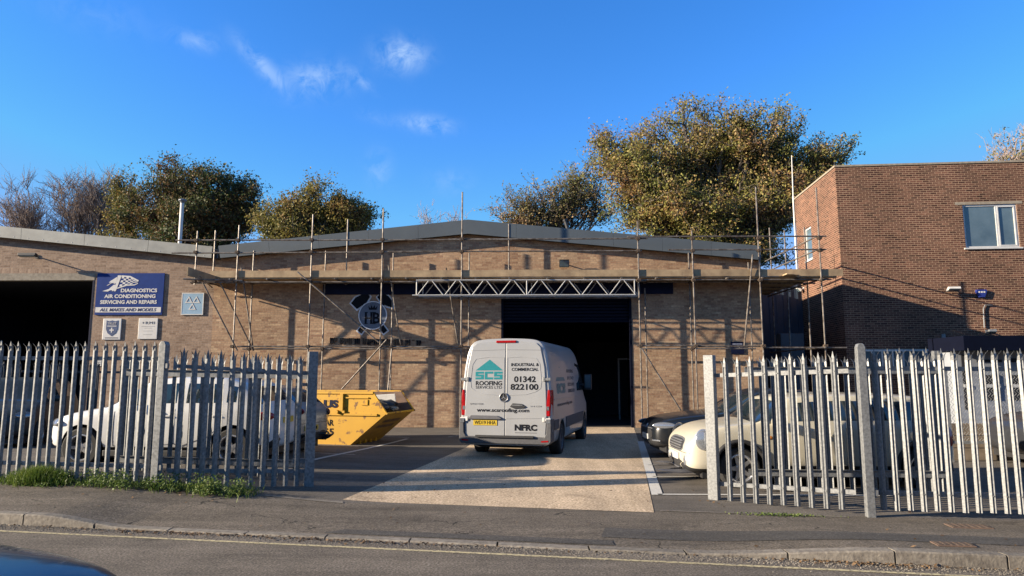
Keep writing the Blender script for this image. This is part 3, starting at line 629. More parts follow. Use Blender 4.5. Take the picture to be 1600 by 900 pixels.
T_(sg, 'SERVICING AND REPAIRS', sx_(202), sz_(472), .17, M_SIGNW, w*.84, bold=.006)
b = MB(); b.box((sx_(153.5), -.036, sz_(488)), (sx_(251), -.031, sz_(480))); b.build('stripe', M_SIGNW, sg)
T_(sg, 'ALL MAKES AND MODELS', sx_(202), sz_(484), .155, mat('navy_ink', (.012, .02, .10), scale=5), w*.84, y=-.039, shear=.25, bold=.003)
# emblem: swept flag made of streaks and chequers
b = MB(); K_ = 1/6.925; 
def em(cx, cy): return (sx_(140+cx*K_), sz_(410+cy*K_))
def shp(pts, y0=-.036): b.prism([em(*p) for p in pts], y0, -.031, 'y')
shp([(300, 142), (340, 140), (290, 312), (270, 314)]); shp([(330, 140), (430, 148), (520, 195), (515, 210), (430, 165), (338, 155)])
shp([(302, 275), (400, 240), (480, 240), (516, 222), (514, 232), (480, 250), (400, 254), (300, 288)])
shp([(230, 200), (290, 160), (300, 165), (285, 225), (262, 235), (266, 222), (240, 226), (205, 250), (190, 252), (235, 222), (212, 218)])
shp([(215, 290), (262, 245), (285, 240), (270, 305), (250, 314), (252, 300), (228, 303), (208, 316), (150, 312), (212, 290)])
for r in range(5):
    for c in range(7):
        if (r+c) % 2 == 0:
            t0, t1 = c/7, (c+1)/7; 
            def q(t, s):
                xx = 345+t*165; top = 152+ (t**1.6)*46; bot = 262-(t**1.3)*44; return (xx-s*22*(1-t), top+(bot-top)*s)
            shp([q(t0, r/5), q(t1, r/5), q(t1, (r+1)/5), q(t0, (r+1)/5)], -.0365)
b.build('emblem', M_SIGNW, sg)
ms, w, hh = board('sign_board', 284.5, 317, 457.5, 492, 'pale blue square sign with three white triangles', 'sign', M_LBLUE)
b = MB(); b.box((-w/2, -.034, -hh/2), (-w/2+.03, -.031, hh/2)); b.box((w/2-.03, -.034, -hh/2), (w/2, -.031, hh/2)); b.box((-w/2+.03, -.034, hh/2-.03), (w/2-.03, -.031, hh/2)); b.box((-w/2+.03, -.034, -hh/2), (w/2-.03, -.031, -hh/2+.03)); b.build('border', M_SIGNW, ms)
def tri(b, cx, cz, r, t, inv=False, y0=-.038):
    s = -1 if inv else 1
    o_ = [(cx+r*math.sin(a)*s, cz+r*math.cos(a)*s) for a in (0, 2.0944, 4.18879)]; i_ = [(cx+(r-2*t)*math.sin(a)*s, cz+(r-2*t)*math.cos(a)*s) for a in (0, 2.0944, 4.18879)]
    for k in range(3): b.prism([o_[k], o_[(k+1) % 3], i_[(k+1) % 3], i_[k]], y0, -.033, 'y')
b = MB(); tri(b, -w*.17, hh*.14, w*.2, .03); tri(b, w*.17, hh*.14, w*.2, .03); tri(b, 0, -hh*.17, w*.2, .03); b.build('triangle_mark', M_SIGNW, ms)
ss, w, hh = board('sign_board', 161.5, 188, 497.5, 531, 'small white plaque with dark blue shield, left of the pair below the blue sign', 'sign', M_SIGNW, bev=.02)
M_SHIELD = mat('shield_blue', (.035, .07, .17), (.02, .045, .12), scale=9)
b = MB(); b.prism([(-.2, .30), (-.1, .27), (0, .30), (.1, .27), (.2, .30), (.2, .0), (.14, -.14), (0, -.24), (-.14, -.14), (-.2, .0)], -.038, -.031, 'y'); b.build('shield', M_SHIELD, ss)
b = MB(); b.box((-.16, -.041, .09), (.16, -.037, .115)); b.box((-.02, -.041, -.12), (.02, -.037, .05)); b.box((-.075, -.041, -.055), (-.0205, -.037, -.015)); b.box((.0205, -.041, -.055), (.075, -.037, -.015)); b.build('cross', M_SIGNW, ss)
T_(ss, 'TRUST', 0, .19, .11, M_SIGNW, .3, y=-.041); b = MB()
for i in range(9): b.cbox((-.2+i*.05, -.034, -.3), (.038, .004, .028))
b.build('caption', M_INKG, ss)
rs, w, hh = board('sign_board', 217, 245, 497, 530, 'small white plaque reading +RMI, right of the pair below the blue sign', 'sign', M_SIGNW, bev=.015)
T_(rs, '+RMI', 0, .2, .13, M_INKG, .44, spacing=1.2); b = MB()
for z, ww in ((.08, .46), (.02, .24), (-.08, .34), (-.2, .3)): b.box((-ww/2, -.034, z-.006), (ww/2, -.031, z+.006))
b.build('caption', mat('grey_text', (.4, .39, .37)), rs)
ns, w, hh = board('sign_board', 505, 1052, 441, 459, 'long navy sign panel on the workshop wall behind the lattice beam', 'sign', M_NAVY, th=.06)
b = MB(); b.box((-w/2, -.066, hh/2-.03), (w/2, -.061, hh/2)); b.build('edge_trim', M_SHUT, ns)
ds, w, hh = board('sign_board', 1142, 1163, 534, 553, 'small navy direction sign with white arrow at the right end of the workshop', 'sign', M_NAVY)
b = MB(); b.prism([(-.08, -.03), (.05, -.03), (.05, -.055), (.11, -.02), (.05, .015), (.05, -.01), (-.08, -.01)], -.038, -.031, 'y'); b.build('arrow', M_SIGNW, ds)
b = MB()
for i in range(7): b.cbox((-.14+i*.047, -.034, .13), (.036, .006, .045))
b.build('caption', mat('pale_text', (.3, .32, .4)), ds)
nt_, w, hh = board('wall_notice', 147, 158, 559, 572, 'white paper notice on the wall by the garage door', 'notice', M_SIGNW)
b = MB()
for i in range(4): b.box((-w*.4, -.033, hh*.3-i*hh*.2), (w*.4, -.031, hh*.3-i*hh*.2+.015))
b.build('caption', M_INKG, nt_)
# row of dark raised lettering strokes low on the wall, mostly hidden by the scaffold tube
a, c = P(516, 533, FAC), P(657, 538, FAC); e = empty('raised_lettering', (a.x, FAC, a.z), 0, 'row of dark raised letters on the workshop wall under the round emblem', 'wall lettering')
x = 0; lr = random.Random(5)
while x < c.x-a.x:
    b = MB()
    wv = lr.choice((.05, .07, .12)); top = .12-x*.028+lr.uniform(-.01, .01)
    if lr.random() < .9: b.box((x, -.05, top-.2), (x+.035, -.004, top)); 
    if wv > .06: b.box((x+.036, -.05, top-lr.choice((.03, .12, .2))), (x+wv-.01, -.004, top-lr.choice((.0, .0, .01))) if False else (x+wv-.012, -.004, top-.005))
    x += wv+.018
    if b.v: b.build('letter_stroke', M_INK, e)
# crossed hammers emblem
v = P(583, 493, FAC); cr_ = empty('emblem_sign', (v.x, FAC, v.z), 0, 'round grey emblem with crown, HB monogram and crossed hammers on the workshop wall', 'emblem')
r = .49
M_EMB = mat('emblem_grey', (.125, .15, .19), (.10, .12, .155), scale=30); M_EMBL = mat('emblem_outline', (.75, .77, .8), scale=20)
for s in (-1, 1):
    Mh = Matrix.Rotation(R_(38)*s, 4, 'Y')
    b = MB(); b.box((-.085, -.05, -.72), (.085, -.02, .62), Mh)
    if s < 0: hd = [(-.30, .52), (.10, .50), (.30, .58), (.33, .80), (.10, .82), (-.10, .86), (-.34, .80)]
    else: hd = [(-.28, .58), (-.05, .52), (.16, .54), (.36, .62), (.33, .68), (.16, .80), (.0, .84), (-.27, .80)]
    b.prism(hd, -.055, -.015, 'y', Mh); b.build('hammer', M_INK if s else M_INK, cr_)
    b = MB(); b.box((-.125, -.018, -.77), (.125, -.006, .5), Mh)
    ox = [(p[0]*1.17, .68+(p[1]-.68)*1.34) for p in hd]; b.prism(ox, -.014, -.005, 'y', Mh); b.build('hammer_outline', M_EMBL, cr_)
b = MB(); b.lathe([(r, -.004), (r, -.075), (r-.03, -.078), (r-.03, -.06)], (0, 0, 0), 'y', 48); b.build('ring', M_EMBL, cr_)
b = MB(); b.lathe([(0, -.066), (r-.03, -.066), (r-.03, -.05)], (0, 0, 0), 'y', 48); b.build('disc', M_EMB, cr_)
b = MB(); b.box((-.27, -.074, -.27), (-.20, -.067, .09)); b.box((-.08, -.074, -.27), (-.01, -.067, .09)); b.box((-.20, -.073, -.12), (-.08, -.067, -.07)); b.build('monogram', M_INK, cr_); T_(cr_, 'B', .13, -.09, .50, M_INK, .25, y=-.072, bold=.012)
b = MB()
for z in (.10, -.28):
    for xx in (-.22, -.03, .05): b.cbox((xx, -.073, z), (.11, .006, .026))
b.prism([(-.13, .19), (.13, .19), (.16, .33), (.08, .24), (.055, .36), (.0, .25), (-.055, .36), (-.08, .24), (-.16, .33)], -.075, -.067, 'y')
b.build('crown', M_INK, cr_)
b = MB()
for i in range(15): b.lathe([(.01, -.08), (.01, -.067)], (.19*math.sin(R_(-75+i*150/14)), 0, .27+.16*math.cos(R_(-75+i*150/14))), 'y', 6)
b.build('dotted_arc', M_EMBL, cr_)

# ================================================================== SCAFFOLD
OY, IY = 22.28, 23.02
sc = empty('scaffold', (0, OY, 0), 0, 'tube scaffold with one boarded lift standing along the whole workshop front', 'scaffold')
sc.location = (0, 0, 0)
TR_ = .0255
def stub(nm, p, q, r=TR_, m=None, parent=sc): b = MB(); b.tube(p, q, r, n=8); return b.build(nm, m or M_TUBE, parent, smooth=False)
cpl = []
outer = [(307, 361, 450, 0), (372, 352, 600, 1), (487.5, 335, 600, 1), (598, 326, 600, 1), (722, 300, 500, 1), (997, 345, 500, 1), (1082, 360, 500, 1), (1184, 292, 500, 1), (1279, 293, 500, 1)]
oxs = []
for px, pt, pm, full in outer:
    x = X_at(px, (pt+430)/2, OY); zt_ = Z_at(pt, OY, px); zb = 0 if full else Z_at(445, OY, px)
    stub('standard', (x, OY, max(zb, 0.02)), (x, OY, zt_)); oxs.append(x)
    if full: b = MB(); b.box((x-.075, OY-.075, .012), (x+.075, OY+.075, .02)); b.build('base_plate', M_RUST, sc)
inner = [(333, 360, 441, 0), (395, 392, 600, 1), (508, 392, 600, 1), (541, 343, 441, 0), (614, 394, 600, 1), (733, 395, 600, 1), (795, 350, 445, 0), (1007, 450, 600, 1), (1077, 395, 600, 1), (1170, 410, 600, 1), (1188, 398, 445, 0)]
ixs = []
for px, pt, pm, full in inner:
    x = X_at(px, 430, IY); zt_ = Z_at(pt, IY, px); stub('standard', (x, IY, 0.02 if full else Z_at(445, IY, px)), (x, IY, zt_)); ixs.append(x)
RX = oxs[-1]
dkz = Z_at(434, OY, 800)                                      # underside of the boards
# guard rails and ledgers
def tz(py, y=OY): return Z_at(py, y, 800)
xL = X_at(278, 380, OY)
def rail(nm, pxa, pxb, py, y=OY, off=-.05):
    z = Z_at(py, y, 800); stub(nm, (X_at(pxa, py, y), y+off, z), (X_at(pxb, py, y), y+off, z+rnd.uniform(-.01, .01)))
rail('guard_rail', 276, 460, 374, off=-.055); rail('guard_rail', 440, 800, 374.5, off=-.055); rail('guard_rail', 700, 1012, 373, off=.055); rail('guard_rail', 980, 1290, 371)
rail('guard_rail', 270, 630, 394, off=-.055); rail('guard_rail', 600, 1002, 393, off=-.055); rail('guard_rail', 1044, 1290, 391.5)
rail('ledger', 296, 700, 439.5, off=.055); rail('ledger', 690, 1010, 438.5, off=.055); rail('ledger', 975, 1300, 437.5, off=.055)
rail('ledger', 372, 575, 541, off=-.055); rail('ledger', 560, 800, 541.5, off=.055); rail('ledger', 994, 1100, 540.5, off=-.055); rail('ledger', 1090, 1195, 541.5, off=.055); rail('ledger', 1190, 1322, 543.5, off=-.055)
for a_, b_, py in ((300, 620, 441.5), (600, 1010, 441.5), (980, 1200, 441.5), (380, 760, 545), (1000, 1180, 545)):
    z = Z_at(py, IY, 800); stub('ledger', (X_at(a_, py, IY), IY-.05, z), (X_at(b_, py, IY), IY-.05, z))
# transoms under the boards
tzv = dkz-.03
tr = random.Random(9)
x = oxs[0]+.05
while x < RX: stub('transom', (x, OY-.10-tr.uniform(0, .14), tzv), (x, FAC-.06, tzv)); x += 1.17+tr.uniform(-.08, .08)
# boards
bd = random.Random(4)
x0 = oxs[0]-.12; bz = dkz
for lane in range(4):
    x = x0+bd.uniform(-.1, .1)
    while x < RX+.3:
        L = 3.9; y0 = OY+.06+lane*.232; b = MB(); b.box((x, y0, bz), (min(x+L, RX+.35+bd.uniform(0, .2)), y0+.225, bz+.038)); b.build('deck_board', M_BOARD, sc); x += L+.008
# toe boards (outer long run), with the odd step between lengths
x = X_at(327, 425, OY); tzb = bz+.04; k = 0; ends = [530, 776, 905, 1066, 1180, 1318]
xprev = x
for px in ends:
    xe = X_at(px, 425, OY); b = MB(); dzz = (.0, .0, .008, -.0, .004, 0)[k]
    b.box((xprev+.004, OY+.03+.0*(k % 2), tzb+dzz), (xe, OY+.065, tzb+.225+dzz)); b.build('toe_board', M_BOARD, sc); xprev = xe; k += 1
# end board on the left reaches out past the outer line
q0 = P(292, 422, OY-1.9); q1 = P(352, 430, OY+.9)
b = MB(); d = Vector((q1.x-q0.x, q1.y-q0.y, 0)).normalized(); n_ = Vector((d.y, -d.x, 0))*.038
zA = P(292, 430.5, q0.y).z; hB = .26
vs = [Vector((q0.x, q0.y, zA)), Vector((q1.x, q1.y, zA+.02)), Vector((q1.x, q1.y, zA+.02))+n_, Vector((q0.x, q0.y, zA))+n_]
vs += [v+Vector((0, 0, hB)) for v in vs]
b.add(vs, [(0, 3, 2, 1), (4, 5, 6, 7), (0, 1, 5, 4), (1, 2, 6, 5), (2, 3, 7, 6), (3, 0, 4, 7)]); b.build('end_board', M_BOARD, sc)
# cantilevered tubes carrying that board, with raking struts
for px in (309, 333):
    yy = OY-.55; p = P(px, 443, yy)
stub('transom', (X_at(312, 441, 20.4), 20.4, zA-.03), (X_at(330, 441, 22.9), 22.98, zA-.03))
stub('ledger', (q0.x-.15, 20.5, zA-.09), (q0.x+1.5, 20.9, zA-.09))
# braces (photo pixel ends, depth of each end)
for (x0_, y0_, Y0, x1_, y1_, Y1) in [(316, 440, OY-.6, 371, 548, OY-.1), (343, 440, OY-.25, 396, 548, IY-.1), (377, 418, OY+.12, 396, 548, IY-.1), (465, 425, OY-.07, 592, 535, OY-.07),
        (607, 414, OY+.1, 626, 538, IY), (697, 418, OY+.1, 716, 540, IY), (604, 531, OY-.09, 534, 608, OY-.12), (1003, 545, OY-.07, 1064, 642, OY-.07), (1176, 398, OY-.06, 1163, 540, OY+.1),
        (612, 545, OY-.08, 601, 668, OY-.3), (652, 438, OY+.15, 645, 560, IY)][:10]:
    stub('brace', P(x0_, y0_, Y0), P(x1_, y1_, Y1))
# lattice beams: one in front, one behind
def lattice(y, pxa, pxb, pt, pb_, nm='lattice_beam'):
    e = MB(); xa_, xb_ = X_at(pxa, 450, y), X_at(pxb, 450, y); z1, z0 = Z_at(pt, y, 800), Z_at(pb_, y, 800); r = .024
    e.tube((xa_, y, z1), (xb_, y, z1), r, n=10); e.tube((xa_-.12, y, z0), (xb_, y, z0), r, n=10)
    nb = 8; L = (xb_-xa_-.0)/nb
    for i in range(nb):
        a0 = xa_+i*L+.05; e.tube((a0, y, z0), (a0+L*.42, y, z1), .017, n=8); e.tube((a0+L*.52, y, z1), (a0+L*.95, y, z0), .017, n=8)
    for xx in (xa_+.02, xa_+L*4.05, xb_-.03): e.tube((xx, y, z0), (xx, y, z1), .019, n=8)
    return e.build(nm, M_ALU, sc)
lattice(OY-.11, 650, 993, 437.5, 461)
lattice(IY, 660, 998, 440, 463)
stub('ledger', (X_at(648, 465, IY), IY, Z_at(465.5, IY)), (X_at(996, 465, IY), IY, Z_at(465.5, IY)))
# return along the alley between the buildings
for px in (1257, 1226, 1203):
    Y = OY*(1279-820)/(px-820); stub('standard', (RX, Y, 0.02), (RX, Y, {1257: Z_at(355, Y, px), 1226: Z_at(360, Y, px), 1203: Z_at(356, Y, px)}[px]))
for z in (tz(371), tz(391.5), tz(438), tz(543)): stub('guard_rail' if z > dkz else 'ledger', (RX-.05, OY-.15, z), (RX-.05, 27.2, z))
LX = xr+.12
for z in (tz(371), tz(391.5)): pass
x = LX+.03
for i in range(6):
    if x+.2 > RX+.1: break
    b = MB(); y0 = OY+.98+.02 if i < 1 else OY-.16+i*.045; b.box((x, OY+1.01, bz+.002), (x+.225, 27.1+bd.uniform(-.3, .1), bz+.04)); b.build('deck_board', M_BOARD, sc)
    b = MB(); b.box((x, OY-.35+bd.uniform(0, .2), bz+.043), (x+.225, OY+1.0, bz+.081)); 
    if i in (1, 2): b.build('deck_board', M_BOARD, sc)
    x += .24
for y in (23.6, 24.7, 25.8, 26.9): stub('transom', (LX-.02, y, tzv), (RX+.35, y, tzv))
b = MB(); b.box((RX-.03, OY+.10, tzb), (RX+.008, 27.1, tzb+.22)); b.build('toe_board', M_BOARD, sc)
# couplers at the crossings
b0 = MB(); b0.box((-.05, -.075, -.05), (.05, .06, .05)); b0.box((-.075, -.055, -.025), (.075, .04, .025)); b0.tube((.03, -.10, .02), (.03, .05, .02), .009, n=6); b0.tube((-.03, -.09, -.02), (-.03, .05, -.02), .009, n=6)
cm = b0.mesh('coupler', M_COUPLER)
def coupler(x, y, z):
    o = bpy.data.objects.new('coupler', cm); col.objects.link(o); o.parent = sc; o.location = (x, y, z); o.rotation_euler = (0, 0, 0)
for x in oxs:
    for py in (374, 393, 438.5) + ((541,) if x != oxs[0] else ()): coupler(x, OY-.03, tz(py))
for x in ixs:
    coupler(x, IY-.03, Z_at(441.5, IY))
for x in (ixs[1], ixs[2], ixs[4], ixs[5], ixs[8]): coupler(x, IY-.03, Z_at(545, IY))

# ================================================================== FENCES
def picket_mesh(nm, mt, H=1.83, tip=.13, wd=.0385, broad=False):
    b = MB(); xs_ = [-wd, -wd*.45, -wd*.14, wd*.14, wd*.45, wd]; ys = [.014, -.013, -.003, -.003, -.013, .014]
    if broad: xs_ = [-wd, -wd*.5, -.005, .005, wd*.5, wd]; ys = [.012, -.003, -.012, -.012, -.003, .012]
    th = .003
    # body sheet
    vs = []
    for z in (0, H):
        for x, y in zip(xs_, ys): vs.append((x, y, z))
        for x, y in zip(xs_, ys): vs.append((x, y+th, z))
    n = 6; fs = []
    for i in range(5): fs += [(i, i+1, 12+i+1, 12+i), (6+i+1, 6+i, 18+i, 18+i+1), (i, 6+i, 6+i+1, i+1)]
    fs += [(0, 12, 18, 6), (5, 11, 23, 17)]; b.add(vs, fs)
    def tongue(i0, i1, pt, mid, lean):
        x0, x1 = xs_[i0], xs_[i1]; y0, y1 = ys[i0], ys[i1]
        zm = H+tip*.45; v = [(x0, y0, H), (x1, y1, H), (x1+mid[0]-(0 if i0 == 2 else 0), y1+mid[1], zm), (x0+mid[0], y0+mid[1], zm), (pt[0], pt[1], H+pt[2])]
        v += [(p[0], p[1]+th, p[2]) for p in v]
        b.add(v, [(0, 1, 2, 3), (3, 2, 4), (6, 5, 8, 7), (7, 8, 9), (0, 3, 8, 5), (1, 6, 7, 2), (3, 4, 9, 8), (2, 7, 9, 4), (0, 5, 6, 1)])
    tongue(1, 4, (0, -.004, tip*1.12), (0, 0), 0)
    tongue(0, 1, (-wd*1.5, -.045, tip*.86), (-wd*.12, -.012), 0); tongue(4, 5, (wd*1.5, -.045, tip*.86), (wd*.12, -.012), 0)
    return b.mesh(nm, mt)
PM, PML = picket_mesh('picket', M_GALV), picket_mesh('picket', M_GALV_L, broad=True)
M_DKF = mat('dark_fence_paint', (.03, .035, .045), scale=10, rough=.6); PMD = picket_mesh('picket', M_DKF)
fr_ = random.Random(12)
def angle_rail(nm, mt, L, e, z, hgt=.055, dpt=.045, y=.018):
    b = MB(); b.box((0, y, z-hgt/2), (L, y+.006, z+hgt/2)); b.box((0, y+.006, z+hgt/2-.006), (L, y+dpt, z+hgt/2)); return b.build(nm, mt, e)
def palisade(name, A, B, za_, zb_, pm, mt, label, cat, group, pitch=.155, off=.1, posts=(), zb0=.05, rails=(.20, 1.72), post_h=2.0, flip=False, rail_h=.055, lastx=None, post_w=.10, H=None):
    """A, B: ground points of the run; pickets face the road"""
    A, B = Vector((A[0], A[1], 0)), Vector((B[0], B[1], 0)); d = B-A; L = d.length; rz = math.atan2(d.y, d.x)
    e = empty(name, (A.x, A.y, za_), rz, label, cat, group)
    sl_ = (zb_-za_)/L
    x = off
    while x < (lastx or L-.04):
        o = bpy.data.objects.new('picket', pm); col.objects.link(o); o.parent = e
        o.location = (x+fr_.uniform(-.004, .004), 0, zb0+sl_*x+fr_.uniform(-.006, .006)); o.rotation_euler = (fr_.uniform(-.006, .006), fr_.uniform(-.007, .007), math.pi if flip else fr_.uniform(-.05, .05)); x += pitch
    for z in rails:
        b = MB(); y = .018
        z0, z1 = z+zb0, z+zb0+sl_*L; hh_ = rail_h/2
        def bx(y0, y1, u, v):
            b.add([(0, y0, z0+u), (L, y0, z1+u), (L, y1, z1+u), (0, y1, z0+u), (0, y0, z0+v), (L, y0, z1+v), (L, y1, z1+v), (0, y1, z0+v)], [(0, 3, 2, 1), (4, 5, 6, 7), (0, 1, 5, 4), (1, 2, 6, 5), (2, 3, 7, 6), (3, 0, 4, 7)])
        if flip: bx(-.024, -.018, -hh_, hh_); bx(-.06, -.024, hh_-.006, hh_)
        else: bx(.022, .028, -hh_, hh_); bx(.028, .065, hh_-.006, hh_)
        b.build('rail', mt, e)
    b = MB(); x = off
    while x < (lastx or L-.04):
        for z in rails: zz = z+zb0+sl_*x; b.tube((x, -.014, zz), (x, -.006, zz), .009, n=6)
        x += pitch
    b.build('bolt', mt, e)
    for px_, ph, w in posts:
        b = MB(); z0 = sl_*px_; b.box((px_-w/2, .03, z0-.1), (px_+w/2, .03+w, z0+ph)); b.build('post', mt, e, bevel=.006)
    return e
# base of each hinge post
HL = P(250, 650, 9.8); HR = P(1346, 650, 8.75)
pl0 = (HL.x-5.2, FL(HL.x)+(-5.2)*-.111+(9.8-FL(HL.x)))
def zg(p): return g0(p[0], p[1])
palisade('palisade_fence', pl0, (HL.x, 9.8), .215, .185, PML, M_GALV_L, 'grey steel palisade fence with weeds along its foot at the left of the entrance', 'fence', 'palisade fences by the pavement', off=.035+.075, posts=((5.2-2.75*1, 2.03, .10),), lastx=5.2-.09)
palisade('palisade_fence', (HR.x, 8.75), (HR.x+4.6, 8.75-.111*4.6), .03, .0, PM, M_GALV, 'bright galvanised palisade fence on the pavement at the right of the entrance', 'fence', 'palisade fences by the pavement', off=.20, posts=())
def gatepost(x, y, z, hgt, w, label, mt, rz=-.11, round_=True):
    e = empty('gate_post', (x, y, z), rz, label, 'gate post', 'gate posts at the entrance')
    b = MB(); b.prism([(-w/2, 0), (w/2, 0), (w/2, hgt-.05), (w*.34, hgt-.01), (w*.16, hgt), (-w*.16, hgt), (-w*.34, hgt-.01), (-w/2, hgt-.05)] if round_ else [(-w/2, 0), (w/2, 0), (w/2, hgt), (-w/2, hgt)], -w/2, w/2, 'y'); b.build('shaft', mt, e, bevel=.006)
    for z in (.3, hgt-.35): b = MB(); b.cbox((w*.65, -w*.2, z), (.05, .05, .07)); b.tube((w*.65, -w*.2, z-.06), (w*.65, -w*.2, z+.06), .014, n=8); b.build('hinge', mt, e)
    return e
gatepost(HL.x, 9.8, .13, 2.07, .105, 'dark hinge post with rounded top at the left of the entrance', M_GALV_L)
gatepost(HR.x+.02, 8.72, -.01, 2.12, .10, 'pale hinge post with rounded top at the right of the entrance', M_GALV)
# leaf nearest the entrance on each side, swung in
LE = P(483, 650, 10.6); RE = P(1112, 660, 9.9)
lf = palisade('gate_leaf', (HL.x+.12, 9.86), (LE.x, 10.6), .10, .0, PML, M_GALV_L, 'dark grey palisade gate leaf swung open, facing the drive on the left', 'gate', 'open palisade gate leaves', off=.12, rails=(.22, 1.70), pitch=.165)
Lf = (Vector((LE.x, 10.6))-Vector((HL.x+.12, 9.86))).length
b = MB(); b.box((Lf-.04, -.05, -.06), (Lf+.10, .09, 1.98)); b.build('end_stile', M_GALV_L, lf, bevel=.004)
b = MB(); b.box((Lf-.20, .03, 1.45), (Lf-.04, .06, 1.50)); b.box((Lf-.22, .02, .3), (Lf-.04, .07, .36)); b.tube((Lf-.12, .05, .02), (Lf-.12, .05, .9), .012, n=8); b.build('drop_bolt', M_GALV_L, lf)
rf_len = (Vector((HR.x-.1, 8.82))-Vector((RE.x, 9.9))).length
rf = palisade('gate_leaf', (RE.x, 9.9), (HR.x-.1, 8.82), -.06, .0, PM, M_GALV, 'bright galvanised palisade gate leaf swung open, nearest the cream car', 'gate', 'open palisade gate leaves', off=.22, rails=(.22, 1.72), pitch=.178)
b = MB(); b.box((-.07, -.06, 0.0), (.07, .06, 2.06)); b.build('end_stile', M_GALV, rf, bevel=.004)
# second leaf on each side, folded back behind
lb = palisade('gate_leaf', (X_at(186, 650, 11.3), 11.3), (X_at(478, 650, 11.2), 11.2), .06, .0, PML, M_GALV_L, 'grey gate leaf with a wide top rail folded back in front of the white car', 'gate', 'folded back gate leaves', off=.1, rails=(.26, 1.66), rail_h=.11, flip=True, posts=((.05, 1.92, .1),), pitch=.16)
rb = palisade('gate_leaf', (X_at(1166, 660, 10.56), 10.56), (X_at(1478, 660, 10.4), 10.4), -.02, -.02, PM, M_GALV, 'galvanised gate leaf with a wide top rail folded back along the cream car', 'gate', 'folded back gate leaves', off=.1, rails=(.25, 1.76), rail_h=.10, flip=True, posts=((X_at(1478, 660, 10.4)-X_at(1166, 660, 10.56)-.03, 2.1, .085),), pitch=.155)
Lx = X_at(1478, 660, 10.4)-X_at(1166, 660, 10.56)
b = MB(); b.box((Lx-.42, .05, 1.06), (Lx-.28, .12, 1.2)); b.box((Lx-.28, .06, 1.11), (Lx-.05, .09, 1.16)); b.box((Lx-.36, .06, .78), (Lx-.31, .09, 1.06)); b.box((Lx-.36, .06, .78), (Lx-.06, .09, .83)); b.build('slide_latch', M_GALV, rb)
# dark palisade fence between the yards, far left
palisade('palisade_fence', (-16.5, 17.4), (X_at(206, 600, 17.6), 17.6), .1, .03, PMD, M_DKF, 'dark painted palisade fence further back in front of the garage doorway', 'fence', None, off=.1, pitch=.2, posts=((.3, 2, .08), (3, 2, .08)))
# expanded mesh fence by the far right shed
MY = 14.2; e = empty('mesh_fence', (X_at(1482, 650, MY), MY, 0), -.04, 'expanded diamond mesh panel on steel posts in front of the white shed', 'fence')
Wm = X_at(1640, 650, MY)-X_at(1482, 650, MY); mz0, mz1 = .42, Z_at(577, MY, 1550)
b = MB(); ny = int((mz1-mz0)/.055); nx = int(Wm/.062)
for i in range(nx):
    pts = [(i*.062+.031+(.031 if j % 2 else -.031)*.92, 0, mz0+j*.055) for j in range(ny+1)]; b.path(pts, [.0055]*len(pts), 3)
b.build('mesh_infill', M_GALV_L, e, fix=False)
b = MB()
for x in (0, Wm*.5, Wm): b.box((x-.03, -.03, 0), (x+.03, .03, mz1+.05))
b.build('post', M_GALV_L, e); b = MB(); b.box((.03, -.02, mz0-.06), (Wm-.03, .02, mz0-.005)); b.box((.03, -.02, mz1), (Wm-.03, .02, mz1+.03)); b.build('rail', M_GALV_L, e)
# low sleeper wall below the mesh
e = empty('low_wall', (X_at(1482, 700, 14.5), 14.5, 0), -.04, 'low wall of old timber sleepers under the mesh fence at far right', 'wall')
b = MB(); 
for i in range(3): b.box((0, .0, .0+i*.25), (Wm, .14, .235+i*.25))
b.build('sleeper', mat('old_sleeper', (.20, .16, .12), (.12, .095, .07), scale=5, rough=.9), e, bevel=.01)
# ================================================================== VEHICLES
from mathutils.bvhtree import BVHTree
def paint(name, c, metal=0, rough=.35, coat=.6): return mat(name, c, tuple(v*.93 for v in c), rough=rough, metal=metal, coat=coat, scale=1.5, blotch=.12)
def catmull(pts, n):
    out = []
    for i in range(len(pts)-1):
        p0, p1, p2, p3 = pts[max(i-1, 0)], pts[i], pts[i+1], pts[min(i+2, len(pts)-1)]
        for k in range(n):
            t = k/n; out.append(tuple(.5*((2*b_)+(-a+c)*t+(2*a-5*b_+4*c-d)*t*t+(-a+3*b_-3*c+d)*t**3) for a, b_, c, d in zip(p0, p1, p2, p3)))
    out.append(tuple(pts[-1])); return out
def wheel(parent, x, y, r, w=.21, rim=M_RIM, spokes=5, side=1, name='wheel', axis='y'):
    """wheel in a frame whose axle is the local y axis; side = sign of the outer face"""
    W = empty(name, (x, y, r)); W.parent = parent
    b = MB(); rr = r*.70; b.lathe([(rr, -w/2), (r-.03, -w/2), (r-.008, -w/2+.02), (r, -w/2+.045), (r, w/2-.045), (r-.008, w/2-.02), (r-.03, w/2), (rr, w/2), (rr-.01, w/2-.03), (rr-.01, -w/2+.03), (rr, -w/2)], (0, 0, 0), 'y', 40)
    b.build('tyre', M_TYRE, W, smooth=False)
    b = MB(); s = side; b.lathe([(rr, s*w*.46), (rr-.02, s*w*.48), (rr-.035, s*w*.40), (rr-.05, s*w*.1), (rr-.05, -s*w*.3)], (0, 0, 0), 'y', 40)
    b.lathe([(0, s*w*.36), (.05, s*w*.35), (.07, s*w*.30), (.07, s*w*.1)], (0, 0, 0), 'y', 20)
    for i in range(spokes):
        a = 2*math.pi*i/spokes+.3; M = Matrix.Rotation(a, 4, 'Y')
        b.prism([(-.035, .04), (.035, .04), (.022, rr-.03), (-.022, rr-.03)], s*w*.22, s*w*.34, 'y', M)
    b.build('rim', rim, W)
    b = MB(); b.lathe([(0, s*w*.02), (rr-.05, s*w*.02)], (0, 0, 0), 'y', 30); b.build('brake_disc', M_RIMD, W)
    return W
